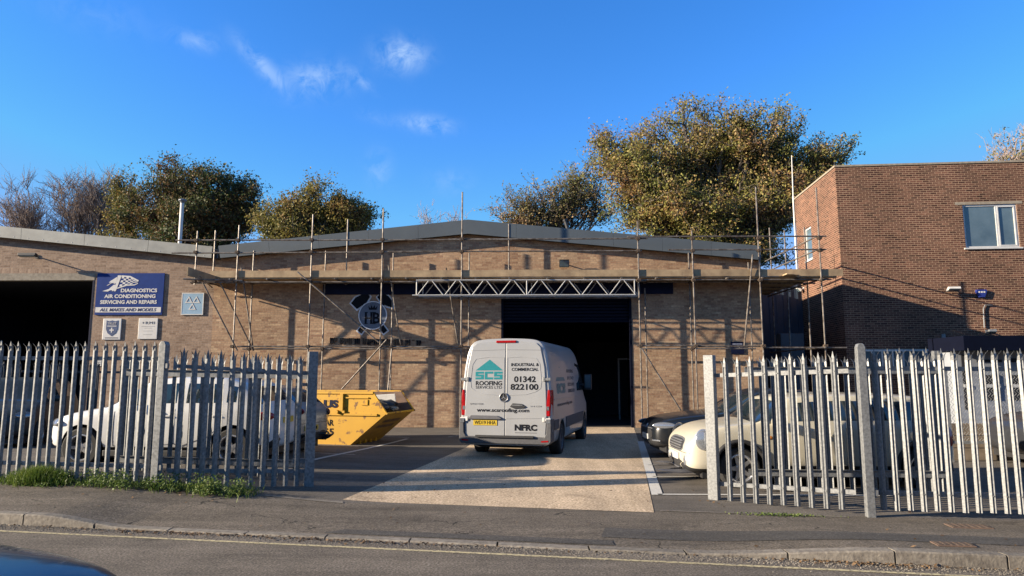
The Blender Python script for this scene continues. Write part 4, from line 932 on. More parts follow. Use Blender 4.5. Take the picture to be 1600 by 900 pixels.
def eval_mesh(o):
    bpy.context.view_layer.update(); me = bpy.data.meshes.new_from_object(o.evaluated_get(bpy.context.evaluated_depsgraph_get())); return me
def split_by_mat(me, spec, parent, mats):
    """spec: {material index: part name}; one object per index"""
    res = {}
    for mi, nm in spec.items():
        bm = bmesh.new(); bm.from_mesh(me); bmesh.ops.delete(bm, geom=[f for f in bm.faces if f.material_index != mi], context='FACES')
        if not bm.faces: bm.free(); continue
        if nm in ('side_window', 'wheel_arch', 'lower_skirt'):
            for f in bm.faces: f.tag = False
            isl = []
            for f0 in bm.faces:
                if f0.tag: continue
                f0.tag = True; st_ = [f0]; cur = []
                while st_:
                    f = st_.pop(); cur.append([tuple(v.co) for v in f.verts])
                    for e_ in f.edges:
                        for g_ in e_.link_faces:
                            if not g_.tag: g_.tag = True; st_.append(g_)
                isl.append(cur)
            bm.free()
            for cur in isl:
                ix = {}; fs_ = []
                for f in cur: fs_.append([ix.setdefault(tuple(round(q, 5) for q in v), len(ix)) for v in f])
                m3 = bpy.data.meshes.new(nm); m3.from_pydata(list(ix), [], [f for f in fs_ if len(set(f)) == len(f)]); m3.materials.append(mats[mi]); m3.polygons.foreach_set('use_smooth', [True]*len(m3.polygons))
                o = bpy.data.objects.new(nm, m3); col.objects.link(o); o.parent = parent
            continue
        m2 = bpy.data.meshes.new(nm); bm.to_mesh(m2); bm.free(); m2.materials.clear()
        for m in mats: m2.materials.append(m)
        m2.polygons.foreach_set('material_index', [mi]*len(m2.polygons))
        m2.polygons.foreach_set('use_smooth', [True]*len(m2.polygons)); box_uv(m2) if 'UVMap' not in m2.uv_layers else None
        o = bpy.data.objects.new(nm, m2); col.objects.link(o); o.parent = parent; res[nm] = o
    return res
def car(name, label, cat, loc, rz, L, W, H, body, st, wheels, wr, rim=M_RIM, group=None, z_sill=.22, detail=None, spokes=5, trim=M_BLACK, tumble=.30, cab=None):
    """st: list of (x from the nose, half width factor, z_bottom, z_belt, z_top, kind) ; kind g = glass side, p = pillar, w = windscreen, r = rear glass, '' = body.
    local frame: nose at +x end (x = L/2), y left."""
    e = empty(name, loc, rz, label, cat, group)
    vs = []; hw = W/2; K_ = 10
    for (sx, wf, zb, zbelt, ztop, kd) in st:
        w = hw*wf; x = L/2-sx; gh = max(ztop-zbelt, 0); wt = w*.95-tumble*gh*.55 if gh > .06 else w*.93
        prof = [(w*.84, zb), (w*.965, zb+.11), (w*.995, zb+(zbelt-zb)*.35), (w, zb+(zbelt-zb)*.70), (w*.985, zbelt-.05), (w*.95, zbelt), (wt, max(ztop-.045, zbelt+.008)), (wt*.86, max(ztop-.012, zbelt+.014)), (wt*.45, ztop+.004), (0, ztop+.01)]
        vs.append([(x, y, z) for y, z in prof]+[(x, -y, z) for y, z in reversed(prof[:-1])])
    n = len(vs[0]); b = MB(); fs = []; ms = []
    flat = [p for r in vs for p in r]
    for i in range(len(st)-1):
        kd = st[i][5]
        for j in range(n-1):
            jj = j if j < K_-1 else n-2-j                    # mirrored strip number
            m = 5 if jj == 0 else 0
            if jj == 5 and kd in ('g',): m = 1
            if jj >= 6 and kd in ('w', 'wg'): m = 2
            if jj == 5 and kd == 'wg': m = 1
            if jj >= 6 and kd in ('r', 'rg'): m = 3
            if jj == 5 and kd == 'rg': m = 1
            fs.append((i*n+j, i*n+j+1, (i+1)*n+j+1, (i+1)*n+j)); ms.append(m)
        fs.append((i*n+n-1, i*n, (i+1)*n, (i+1)*n+n-1)); ms.append(0)
    fs.append(tuple(range(n))); ms.append(0); fs.append(tuple(reversed(range((len(st)-1)*n, len(st)*n)))); ms.append(0)
    b.v = flat; b.f = fs; b.m = ms
    me = b.mesh('tmp', [body, M_GLASS, M_GLASS, M_GLASS, M_BLACK, trim]); o = bpy.data.objects.new('tmp', me); col.objects.link(o)
    md = o.modifiers.new('s', 'SUBSURF'); md.levels = md.render_levels = 2
    m1 = eval_mesh(o); bpy.data.objects.remove(o); o = bpy.data.objects.new('tmp', m1); col.objects.link(o)
    cut = []
    for wx in wheels:
        c = MB(); c.mi = 4; c.lathe([(0, -W), (wr+.055, -W), (wr+.055, W), (0, W)], (L/2-wx, 0, wr+.01), 'y', 40)
        cm_ = c.mesh('cut', [body, M_GLASS, M_GLASS, M_GLASS, M_BLACK, trim]); bm = bmesh.new(); bm.from_mesh(cm_); bmesh.ops.remove_doubles(bm, verts=bm.verts, dist=1e-5); bmesh.ops.recalc_face_normals(bm, faces=bm.faces); bm.to_mesh(cm_); bm.free()
        co = bpy.data.objects.new('cut', cm_); col.objects.link(co); cut.append(co)
        md = o.modifiers.new('b', 'BOOLEAN'); md.operation = 'DIFFERENCE'; md.object = co; md.solver = 'EXACT'
        md.material_mode = 'INDEX'
    m2 = eval_mesh(o)
    bpy.data.objects.remove(o)
    for c in cut: bpy.data.objects.remove(c)
    parts = split_by_mat(m2, {0: 'body', 1: 'side_window', 2: 'windscreen', 3: 'rear_window', 4: 'wheel_arch', 5: 'lower_skirt'}, e, [body, M_GLASS, M_GLASS, M_GLASS, M_BLACK, trim])
    bd_ = parts['body']; bd_.data.polygons.foreach_set('material_index', [0]*len(bd_.data.polygons))
    global BV; BV = BVHTree.FromPolygons([v.co for v in bd_.data.vertices], [tuple(p.vertices) for p in bd_.data.polygons])
    for wx in wheels:
        for s in (1, -1): wheel(e, L/2-wx, s*(W/2-.12), wr, rim=rim, spokes=spokes, side=s)
    # undertray, sills
    b = MB(); b.box((-L/2+.25, -W*.40, .16), (L/2-.25, W*.40, z_sill+.1)); b.build('undertray', M_BLACK, e)
    def hwx(x):                                              # half width at local x
        for i in range(len(st)-1):
            a, c = L/2-st[i][0], L/2-st[i+1][0]
            if c <= x <= a: t = (a-x)/(a-c); return hw*(st[i][1]*(1-t)+st[i+1][1]*t)
        return hw*.8
    for s in (1, -1):
        b = MB(); x0, x1 = L/2-wheels[1]+wr+.08, L/2-wheels[0]-wr-.08
        b.box((x0, s*(W/2-.05)-.03, z_sill-.02), (x1, s*(W/2-.05)+.045 if s > 0 else s*(W/2-.05)+.03, z_sill+.09)) if s > 0 else b.box((x0, -(W/2-.05)-.045, z_sill-.02), (x1, -(W/2-.05)+.03, z_sill+.09))
        b.build('sill', trim, e, bevel=.015)
    if cab:
        xm, zm, doors = cab                                   # mirror x, z ; door seams
        for s in (1, -1):
            m = MB(); m.lathe([(.0, -.09), (.07, -.08), (.095, 0), (.085, .06), (0, .075)], (0, 0, 0), 'x', 14); mo_ = m.build('mirror', body, e, smooth=True); mo_.location = (xm, s*(W/2+.07), zm); mo_.scale = (.8, 1.15, .85)
            b = MB(); b.box((xm-.03, min(s*(W/2-.1), s*(W/2+.05)), zm-.06), (xm+.03, max(s*(W/2-.1), s*(W/2+.05)), zm-.03)); b.build('mirror_arm', M_BLACK, e)
            for k_ in range(len(doors)-1):
                (xa_, a0, a1), (xb_, b0, b1) = doors[k_], doors[k_+1]; loop = []
                for (p_, q_) in (((xa_, a1), (xa_, a0)), ((xa_, a0), (xb_, b0)), ((xb_, b0), (xb_, b1))):
                    for t_ in range(9):
                        x_, z_ = p_[0]+(q_[0]-p_[0])*t_/8, p_[1]+(q_[1]-p_[1])*t_/8; hit = BV.ray_cast(Vector((x_, s*3, z_)), Vector((0, -s, 0)))
                        if hit[0] and abs(hit[0].y) > W*.3: loop.append(hit[0]+Vector((0, s*.001, 0)))
                if len(loop) > 4: b = MB(); b.path(loop, [.0055]*len(loop), 4); b.build('door_seam', M_BLACK, e)
            for (xd, z0, z1) in doors[1:]:
                b = MB(); y = W/2-.0; b.box((xd+.06, s*y-.012, z1-.13), (xd+.24, s*y+.022, z1-.10)) if s > 0 else b.box((xd+.06, -y-.022, z1-.13), (xd+.24, -y+.012, z1-.10)); b.build('door_handle', body, e, bevel=.006)
    return e
def blob(parent, nm, m, c, s, rz=0, ry=0, seg=20):
    b = MB(); b.lathe([(math.sin(math.pi*i/10), -math.cos(math.pi*i/10)) for i in range(11)], (0, 0, 0), 'z', seg); o = b.build(nm, m, parent, smooth=True)
    o.location = c; o.scale = s; o.rotation_euler = (0, ry, rz); return o
def bx(parent, nm, m, lo, hi, bevel=0): b = MB(); b.box(lo, hi); return b.build(nm, m, parent, bevel=bevel)
def lamp(e, nm, m, tgt, rw, rh, th=.03, bezel=None):
    """a lens that follows the body surface nearest to a point"""
    loc, nor, _, _ = BV.find_nearest(Vector(tgt))
    if nor.dot(Vector((tgt[0], tgt[1]*.6, 0))) < 0: nor = -nor
    u = Vector((0, 0, 1)).cross(nor).normalized(); v = nor.cross(u); M = Matrix((u, v, nor)).transposed()
    b = MB(); b.lathe([(math.cos(math.pi/2*i/6), math.sin(math.pi/2*i/6)) for i in range(-2, 7)], (0, 0, 0), 'z', 28); o = b.build(nm, m, e, smooth=True)
    o.matrix_local = Matrix.Translation(loc-nor*th*.15) @ M.to_4x4() @ Matrix.Diagonal((rw, rh, th, 1))
    if bezel:
        b = MB(); b.lathe([(.96, .35), (1.10, .25), (1.12, -.3)], (0, 0, 0), 'z', 28); b.build('bezel', bezel, o, smooth=True)
    return o
def decal(e, nm, m, c, hw_, hh_, end=1, pw=4, out=.008, n=14):
    """a panel (c = centre y, z) laid over the nose (end=1) or tail (end=-1) of the body"""
    vs = []; b = MB()
    for i in range(n+1):
        for j in range(n+1):
            u, v = 2*i/n-1, 2*j/n-1; k = (max(abs(u), abs(v))/max((abs(u)**pw+abs(v)**pw)**(1/pw), 1e-6)) if (u or v) else 1
            y, z = c[0]+u*k*hw_, c[1]+v*k*hh_; hit = BV.ray_cast(Vector((end*4, y, z)), Vector((-end, 0, 0)))
            x = hit[0].x if hit[0] else (vs[-1].x if vs else end*2); vs.append(Vector((x+end*out, y, z)))
    N_ = n+1; nn = len(vs); back = [v-Vector((end*(out+.01), 0, 0)) for v in vs]
    fs = [(i*N_+j, (i+1)*N_+j, (i+1)*N_+j+1, i*N_+j+1) for i in range(n) for j in range(n)]
    rim_ = [i*N_ for i in range(N_)]+[n*N_+j for j in range(1, N_)]+[i*N_+n for i in range(n-1, -1, -1)]+[j for j in range(n-1, 0, -1)]
    fs += [(rim_[i], rim_[(i+1) % len(rim_)], rim_[(i+1) % len(rim_)]+nn, rim_[i]+nn) for i in range(len(rim_))]
    b.add(vs+back, fs); return b.build(nm, m, e)
SUV = lambda L, H: [(0, .60, .42, .62, .66, ''), (.05, .78, .30, .74, .80, ''), (.25, .92, .24, .86, .93, ''), (.75, .97, .24, .95, 1.02, ''), (1.12, .98, .24, 1.0, 1.07, 'w'), (1.32, .985, .24, 1.02, 1.18, 'wg'), (1.85, .99, .24, 1.04, H-.06, ''),
                    (1.93, .99, .24, 1.04, H-.045, 'g'), (2.35, 1, .24, 1.05, H, 'g'), (2.43, 1, .24, 1.05, H, ''), (2.50, 1, .24, 1.05, H, 'g'), (3.15, 1, .24, 1.06, H-.015, 'g'), (3.24, 1, .24, 1.06, H-.02, ''), (3.30, .99, .24, 1.07, H-.03, 'g'),
                    (L-.62, .98, .24, 1.09, H-.09, ''), (L-.50, .97, .25, 1.09, H-.13, 'r'), (L-.16, .94, .28, 1.05, 1.10, ''), (L-.05, .88, .32, .95, 1.0, ''), (L, .72, .42, .80, .84, '')]
# white family car behind the left leaf, nose to the left
WY = 13.1; WL = 4.14
P_WHITE = paint('white_paint', (.64, .64, .635))
xc = X_at(129, 690, WY-.8)-.74+WL/2
wc = car('parked_car', 'white tall hatchback parked nose left behind the left gate leaves', 'car', (xc+.02, WY, .10), math.pi-R_(1.5), WL, 1.84, 1.60, P_WHITE, SUV(WL, 1.60), (.74, 3.46), .345, rim=M_RIM, group='cars parked in the yard',
         cab=(WL/2-1.55, 1.12, [(WL/2-1.32, .38, .98), (WL/2-2.42, .34, 1.02), (WL/2-3.25, .62, 1.03)]))
for s in (1, -1):
    lamp(wc, 'headlight', M_CLEAR, (WL/2-.16, s*.74, .78), .21, .075); lamp(wc, 'fog_lamp', M_BLACK, (WL/2-.05, s*.66, .46), .11, .06); lamp(wc, 'taillight', M_RED, (-WL/2+.12, s*.82, .90), .17, .075)
decal(wc, 'grille', M_BLACK, (0, .56), .46, .10); decal(wc, 'lower_bumper', M_BLACK, (0, .36), .60, .05); decal(wc, 'number_plate', M_PLATE_Y, (0, .80), .26, .055, end=-1, pw=14)
# silver estate beyond it, tail towards the drive
SL = 4.2; P_SILVER = paint('silver_paint', (.26, .265, .27), metal=.5, rough=.35)
sx1 = X_at(512, 650, 14.1)
svr = car('parked_car', 'silver hatchback with yellow rear plate beside the yellow skip', 'car', (sx1-SL/2*math.cos(R_(14))-.46, 15.05, .03), math.pi-R_(14), SL, 1.75, 1.50, P_SILVER, SUV(SL, 1.50), (.85, 3.42), .32, group='cars parked in the yard',
          cab=(SL/2-1.5, 1.06, [(SL/2-1.3, .36, .98), (SL/2-2.4, .34, 1.0), (SL/2-3.2, .6, 1.0)]))
for s in (1, -1): lamp(svr, 'taillight', M_RED, (-SL/2+.10, s*.76, .90), .16, .08)
decal(svr, 'rear_bumper', M_BLACK, (0, .40), .72, .10, end=-1, pw=8, out=.02)
pl = decal(svr, 'number_plate', M_PLATE_Y, (0, .60), .26, .055, end=-1, pw=14, out=.014)
xr_ = min(v.co.x for v in pl.data.vertices)
b = MB()
for i in range(7):
    if i != 4: b.box((xr_-.004, -.205+i*.06, .57), (xr_+.012, -.165+i*.06, .63))
b.build('plate_character', M_INK, pl)
b = MB(); b.prism([(0, -.075), (.045, 0), (0, .075), (-.045, 0)], xr_-.01, xr_+.02, 'x'); b.build('badge', M_RIM, svr).location = (0, 0, .84)
decal(svr, 'tailgate_seam', M_BLACK, (0, .70), .66, .004, end=-1, pw=20, out=.004)
# dark pick-up far left
P_TEAL = paint('dark_teal_paint', (.008, .02, .027), rough=.5, coat=.1); tx = X_at(64, 640, 16.4)
tl = car('parked_car', 'dark teal car facing the road behind the fence at far left', 'car', (tx-1.0, 17.0, .05), R_(-70), 4.3, 1.8, 1.62, P_TEAL, SUV(4.3, 1.62), (.85, 3.45), .33, group='cars parked in the yard', cab=(.62, 1.12, [(.8, .4, 1), (-.3, .4, 1)]))
for s in (1, -1): lamp(tl, 'headlight', M_CLEAR, (2.0, s*.72, .80), .19, .08)
decal(tl, 'grille', M_BLACK, (0, .58), .5, .11)
# cream small car on the right, nose left
CL = 4.2; P_CREAM = paint('cream_paint', (.50, .465, .37)); CY = 11.7; CWD = 1.70
cst = [(0, .68, .28, .58, .62, ''), (.05, .84, .22, .68, .72, ''), (.16, .93, .20, .80, .84, ''), (.36, .97, .20, .90, .945, ''), (.65, .98, .22, .955, 1.0, ''), (1.08, .985, .24, .985, 1.035, 'w'), (1.20, .99, .24, .985, 1.11, 'wg'), (1.52, .99, .24, .97, 1.385, ''),
       (1.58, .99, .24, .97, 1.41, 'g'), (2.05, 1, .24, .98, 1.455, 'g'), (2.42, 1, .24, .98, 1.46, 'g'), (2.48, 1, .24, .98, 1.46, 'g'), (3.0, 1, .24, .985, 1.455, 'g'), (3.6, .99, .24, .99, 1.44, 'g'), (3.86, .97, .25, .99, 1.40, 'r'), (4.02, .93, .28, .97, 1.14, ''), (4.12, .90, .3, .92, .98, ''), (4.2, .78, .38, .80, .84, '')]
cx0 = X_at(1049, 690, CY-.55)
cr2 = car('parked_car', 'cream small car with round headlight and chrome grille behind the right gate leaf', 'car', (cx0+CL/2+.17, CY, -.03), math.pi-R_(-1), CL, CWD, 1.46, P_CREAM, cst, (.80, 3.62), .32, rim=M_RIM, group='cars parked in the yard',
          cab=(CL/2-1.35, 1.02, [(CL/2-1.22, .36, .93), (CL/2-2.46, .36, .94)]), z_sill=.2)
for s in (1, -1):
    lamp(cr2, 'headlight', M_CLEAR, (CL/2-.27, s*.74, .75), .115, .145, .022, M_RIM); lamp(cr2, 'fog_lamp', M_CLEAR, (CL/2-.05, s*.54, .42), .055, .07, .02, M_RIM)
    lamp(cr2, 'taillight', M_RED, (-CL/2+.10, s*.76, .80), .08, .15); lamp(cr2, 'side_repeater', M_AMBER, (CL/2-1.27, s*.9, .79), .05, .03, .015)
    # dark wheel arch lip
    for wx in (.80, 3.62):
        b = MB(); r0 = .375; pts = [(CL/2-wx+math.cos(R_(a))*r0*1.08, s*(CWD/2-.008), .33+math.sin(R_(a))*r0*1.08) for a in range(-6, 187, 12)]; b.path(pts, [.035]*len(pts), 6); b.build('arch_lip', M_BLACK, cr2, smooth=True)
gg = decal(cr2, 'grille', M_BLACK, (0, .645), .44, .09, pw=3.2)
for z in (.59, .63, .67, .705): decal(cr2, 'grille_bar', M_RIM, (0, z), .40-.6*abs(z-.645), .009, pw=12, out=.022)
so_ = decal(cr2, 'grille_surround', M_RIM, (0, .645), .475, .115, pw=3.2, out=.003)
decal(cr2, 'number_plate', M_PLATE_W, (0, .455), .26, .055, pw=14, out=.03)
decal(cr2, 'lower_grille', M_BLACK, (0, .34), .42, .06, pw=4, out=.01); decal(cr2, 'bumper_lip', M_INKG, (0, .25), .62, .035, pw=6, out=.03)
decal(cr2, 'bumper_seam', M_INKG, (0, .535), .70, .005, pw=20, out=.003)
blob(cr2, 'fuel_flap', M_RIM, (-CL/2+.75, CWD/2-.004, .82), (.075, .006, .075))
blob(cr2, 'fuel_flap', P_CREAM, (-CL/2+.75, CWD/2-.0, .82), (.066, .008, .066))
# black car beyond, nose left
BL_ = 4.4; P_BLACK = paint('black_paint', (.007, .009, .012), rough=.32, coat=.45)
bst = [(0, .62, .36, .56, .60, ''), (.05, .78, .26, .68, .72, ''), (.22, .91, .22, .79, .84, ''), (.7, .97, .22, .87, .92, ''), (1.45, .985, .22, .91, .97, 'w'), (1.6, .99, .22, .92, 1.04, 'wg'), (2.15, .99, .22, .95, 1.36, ''), (2.2, .99, .22, .95, 1.38, 'g'), (2.45, 1, .22, .96, 1.45, 'g'), (2.52, 1, .22, .96, 1.45, 'g'), (3.2, 1, .22, .97, 1.43, 'g'), (3.5, .99, .22, .98, 1.38, 'g'), (3.8, .97, .24, .98, 1.28, 'r'), (4.15, .94, .28, .98, 1.03, ''), (4.35, .88, .32, .85, .9, ''), (4.4, .75, .4, .76, .8, '')]
BY_ = 15.1; bx0 = X_at(1001, 670, BY_-.5)
bk = car('parked_car', 'glossy black car with bright headlight, nose by the driveway edge', 'car', (bx0+BL_/2+.17, BY_, 0), math.pi+R_(3), BL_, 1.80, 1.46, P_BLACK, bst, (.88, 3.5), .33, rim=M_RIMD, group='cars parked in the yard', cab=(BL_/2-1.95, 1.02, [(BL_/2-1.6, .36, .9), (BL_/2-2.65, .36, .93)]))
for s in (1, -1):
    hl = lamp(bk, 'headlight', M_CLEAR, (BL_/2-.22, s*.74, .70), .24, .065, .03); lamp(bk, 'fog_lamp', M_CLEAR, (BL_/2-.06, s*.66, .40), .13, .018, .02)
decal(bk, 'grille', M_BLACK, (0, .52), .52, .10, pw=4); decal(bk, 'grille_trim', M_RIM, (0, .635), .50, .007, pw=12, out=.012); decal(bk, 'number_plate', M_PLATE_W, (0, .45), .26, .055, pw=14, out=.025); decal(bk, 'lower_grille', M_BLACK, (0, .31), .60, .05)
lamp(bk, 'badge', M_RIM, (BL_/2, 0, .69), .05, .05, .015)
# dark car whose front end shows at the right edge
P_DK = paint('dark_grey_paint', (.025, .027, .032)); dx0 = X_at(1560, 700, 13.6)
dk = car('parked_car', 'dark car with only its front wheel showing at the right edge', 'car', (dx0+2.15, 13.4, 0), math.pi, 4.3, 1.8, 1.5, P_DK, SUV(4.3, 1.5), (.85, 3.45), .33, group='cars parked in the yard', cab=(.62, 1.08, [(.8, .4, 1), (-.3, .4, 1)]))
for s in (1, -1): lamp(dk, 'headlight', M_CLEAR, (2.0, s*.72, .76), .2, .07)
# blue car on this side of the road, bonnet in the corner
P_NAVY = paint('navy_paint', (.003, .005, .012), rough=.22, coat=.35)
nv = car('parked_car', 'dark blue car in the near left corner with only its bonnet in view', 'car', (-4.05, 2.95, -.06), R_(-3), 4.3, 1.78, 1.46, P_NAVY, bst[:-1]+[(4.3, .78, .4, .78, .82, '')], (.88, 3.45), .32, group='cars parked on the road', cab=(.65, 1.02, [(.85, .36, .9), (-.3, .36, .93)]))
for s in (1, -1): lamp(nv, 'headlight', M_CLEAR, (1.98, s*.74, .62), .2, .06)
decal(nv, 'number_plate', M_PLATE_W, (0, .48), .26, .055, pw=14, out=.02)

# ------------------------------------------------------------------ the roofing van
VH = R_(-13); vg = P(790, 640, 14.35)
P_VAN = paint('silver_white_paint', (.33, .335, .34), metal=.12, rough=.38, coat=.35)
van = empty('work_van', (vg.x-.02, 14.55, -.02), VH, 'silver high roof panel van with roofing firm lettering, reversed tail out of the workshop doorway', 'van')
HALF = [(.86, .30), (.955, .36), (.985, .50), (.99, .80), (.985, 1.15), (.965, 1.50), (.935, 1.85), (.885, 2.15), (.83, 2.32), (.76, 2.43), (.62, 2.49), (.35, 2.515), (0, 2.525)]
HP = catmull(HALF, 3)
def rear_lean(y, z): return .055*max(z-.35, 0)*(1-min(y/.8, 1))
def sect(y, zr, ws, zb=.30):
    out = []
    for (w, z) in HP:
        if zr < 2.5: z2 = z if z < .95 else .95+(z-.95)*(zr-.95)/(2.525-.95)
        else: z2 = z
        z2 = max(z2, zb); out.append((w*ws, y+rear_lean(y, z2), z2))
    return out
stn = [(0, 2.5-.035, .955), (.015, 2.50, .975), (.045, 2.515, .99), (.10, 2.525, 1.0), (.5, 2.525, 1), (1.0, 2.525, 1), (1.6, 2.525, 1), (2.4, 2.525, 1), (3.2, 2.525, 1), (3.9, 2.52, 1), (4.2, 2.47, 1), (4.42, 2.34, .995), (4.7, 2.02, .99), (4.95, 1.70, .985), (5.1, 1.50, .98), (5.3, 1.36, .97), (5.6, 1.22, .94), (5.8, 1.10, .86), (5.9, .98, .74)]
rows = []
for (y, zr, w) in stn:
    r = sect(y, zr, w); rows.append(r+[(-p[0], p[1], p[2]) for p in reversed(r[:-1])])
b = MB(); n = len(rows[0]); b.v = [p for r in rows for p in r]
for i in range(len(rows)-1):
    for j in range(n-1): b.f.append((i*n+j, (i+1)*n+j, (i+1)*n+j+1, i*n+j+1)); b.m.append(0)
    b.f.append((i*n+n-1, (i+1)*n+n-1, (i+1)*n, i*n)); b.m.append(0)
b.f += [tuple(range(n)), tuple(reversed(range((len(rows)-1)*n, len(rows)*n)))]; b.m += [0, 0]
me = b.mesh('tmp', [P_VAN, M_BLACK]); o = bpy.data.objects.new('tmp', me); col.objects.link(o)
cuts = []
for wy in (1.27, 4.93):
    c = MB(); c.mi = 1; c.lathe([(0, -1.6), (.41, -1.6), (.41, 1.6), (0, 1.6)], (0, wy, .36), 'x', 40); cm_ = c.mesh('cut', [P_VAN, M_BLACK]); bm = bmesh.new(); bm.from_mesh(cm_); bmesh.ops.remove_doubles(bm, verts=bm.verts, dist=1e-5); bmesh.ops.recalc_face_normals(bm, faces=bm.faces); bm.to_mesh(cm_); bm.free()
    co = bpy.data.objects.new('cut', cm_); col.objects.link(co); cuts.append(co); md = o.modifiers.new('b', 'BOOLEAN'); md.operation = 'DIFFERENCE'; md.object = co; md.solver = 'EXACT'; md.material_mode = 'INDEX'
m2 = eval_mesh(o); bpy.data.objects.remove(o)
for c in cuts: bpy.data.objects.remove(c)
bo = bpy.data.objects.new('body', m2); col.objects.link(bo); bo.parent = van
for p in m2.polygons: p.use_smooth = abs(p.normal.y) < .9 or p.center.y > 1
for wy in (1.27, 4.93):
    for s in (1, -1):
        w_ = wheel(van, s*.86, wy, .345, w=.24, side=s, rim=M_INKG, spokes=6); w_.rotation_euler = (0, 0, -math.pi/2)
        if s*1 > 0: pass
b = MB(); b.box((-.75, .3, .22), (.75, 5.6, .34)); b.build('chassis', M_BLACK, van); b = MB(); b.tube((-.9, 1.27, .34), (.9, 1.27, .34), .06); b.build('axle', M_BLACK, van)
def VR(x, z, out=0): return (x, .055*(z-.35)*(1)-out, z)      # a point on the rear face
def vpoly(nm, m, pts, t0, t1, parent=van, bevel=0):
    b = MB(); n = len(pts); vs = [VR(x, z, t0) for x, z in pts]+[VR(x, z, t1) for x, z in pts]; b.add(vs, [tuple(range(n)), tuple(reversed(range(n, 2*n)))]+[(i, i+n, (i+1) % n+n, (i+1) % n) for i in range(n)]); return b.build(nm, m, parent, bevel=bevel)
# doors
Ldoor = [(-.86, .47), (-.006, .47), (-.006, 2.42), (-.66, 2.42), (-.75, 2.33), (-.84, 1.9), (-.87, 1.4), (-.885, .9)]
def mir(p): return [(-x, z) for x, z in reversed(p)]
dL = vpoly('rear_door', P_VAN, Ldoor, .0, .022, bevel=.008); dR = vpoly('rear_door', P_VAN, mir(Ldoor), .0, .022, bevel=.008)
def ring(nm, m, pts, wdt, o0, o1, parent):
    cx = sum(p[0] for p in pts)/len(pts); cz = sum(p[1] for p in pts)/len(pts); b = MB(); n = len(pts)
    inn = []
    for x, z in pts: d = math.hypot(x-cx, z-cz); inn.append((x-(x-cx)/d*wdt, z-(z-cz)/d*wdt))
    for i in range(n):
        j = (i+1) % n; q = [pts[i], pts[j], inn[j], inn[i]]; b.add([VR(x, z, o0) for x, z in q]+[VR(x, z, o1) for x, z in q], [(0, 1, 2, 3), (7, 6, 5, 4), (0, 4, 5, 1), (2, 6, 7, 3)])
    return b.build(nm, m, parent)
wr_ = [(-.03, 2.12), (-.35, 2.14), (-.66, 2.10), (-.74, 1.98), (-.78, 1.62), (-.76, 1.47), (-.66, 1.40), (-.45, 1.34), (-.03, 1.32)]
ring('pressed_panel', P_VAN, wr_, .014, .02, .027, dL); ring('pressed_panel', P_VAN, mir(wr_), .014, .02, .027, dR)
bx_ = [(-.86, 2.205), (-.02, 2.225), (-.02, 2.218), (-.86, 2.198)]
vpoly('body_crease', M_INKG, [(-.79, 2.27), (-.02, 2.285), (-.02, 2.279), (-.79, 2.264)], .022, .024, dL); vpoly('body_crease', M_INKG, mir([(-.79, 2.27), (-.02, 2.285), (-.02, 2.279), (-.79, 2.264)]), .022, .024, dR)
vpoly('body_crease', M_INKG, [(-.78, .875), (-.03, .84), (-.03, .834), (-.78, .869)], .022, .024, dL); vpoly('body_crease', M_INKG, mir([(-.86, .86), (-.03, .84), (-.03, .834), (-.86, .854)]), .022, .024, dR)
vpoly('door_seam', M_BLACK, [(-.012, .47), (.012, .47), (.012, 2.42), (-.012, 2.42)], -.002, .012)
# plate recess, handle, lights, bumper
vpoly('plate_light_bar', M_INKG, [(-.80, .85), (-.74, .905), (-.16, .90), (-.06, .85), (-.09, .825), (-.78, .825)], .02, .07, dL, bevel=.01)
pl = vpoly('number_plate', M_PLATE_Y, [(-.69, .70), (-.17, .70), (-.17, .815), (-.69, .815)], .022, .032, dL)
def Mv(x, z, out): return Matrix.Translation(VR(x, z, out)) @ Matrix.Rotation(math.pi/2-math.atan(.055), 4, 'X')
lettering('WD19 HHA', .105, Mv(-.43, .757, .034), M_INK, pl, .46, name='plate_character')
for s, d in ((-1, dL), (1, dR)):
    for z in (1.66, .83):
        b = MB(); q = VR(s*.89, z, .03); b.cbox((q[0]+s*.02, q[1]+.01, q[2]), (.13, .05, .06)); b.cbox((q[0]-s*.06, q[1], q[2]), (.05, .045, .09)); b.build('hinge', M_GALV if z > 1 else M_SIGNW, d, bevel=.008)
hd = vpoly('handle', M_BLACK, [(.10, 1.09), (.20, 1.05), (.40, 1.06), (.46, 1.09), (.36, 1.15), (.16, 1.16)], .02, .045, dR, bevel=.01)
vpoly('grip', M_GALV, [(.16, 1.115), (.38, 1.115), (.38, 1.13), (.16, 1.13)], .045, .052, hd)
b = MB(); b.lathe([(.088, .0), (.098, -.018), (.088, -.03), (.078, -.022)], (0, 0, 0), 'y', 28); q = VR(-.03, 1.28, .022); bdg = b.build('badge', M_RIM, van); bdg.location = q
b = MB(); b.lathe([(0, -.014), (.08, -.014)], (0, 0, 0), 'y', 28); b.build('badge_disc', M_BLACK, bdg)
b = MB()
for k in range(3):
    a = R_(90+120*k); M = Matrix.Rotation(-a, 4, 'Y'); b.prism([(0, -.011), (.078, -.002), (.078, .002), (0, .011)], -.024, -.014, 'y', M)
b.build('badge_star', M_RIM, bdg)
b = MB(); b.cbox(VR(0, 2.455, .005), (.44, .05, .05)); b.build('brake_light', M_RED, van, bevel=.01)
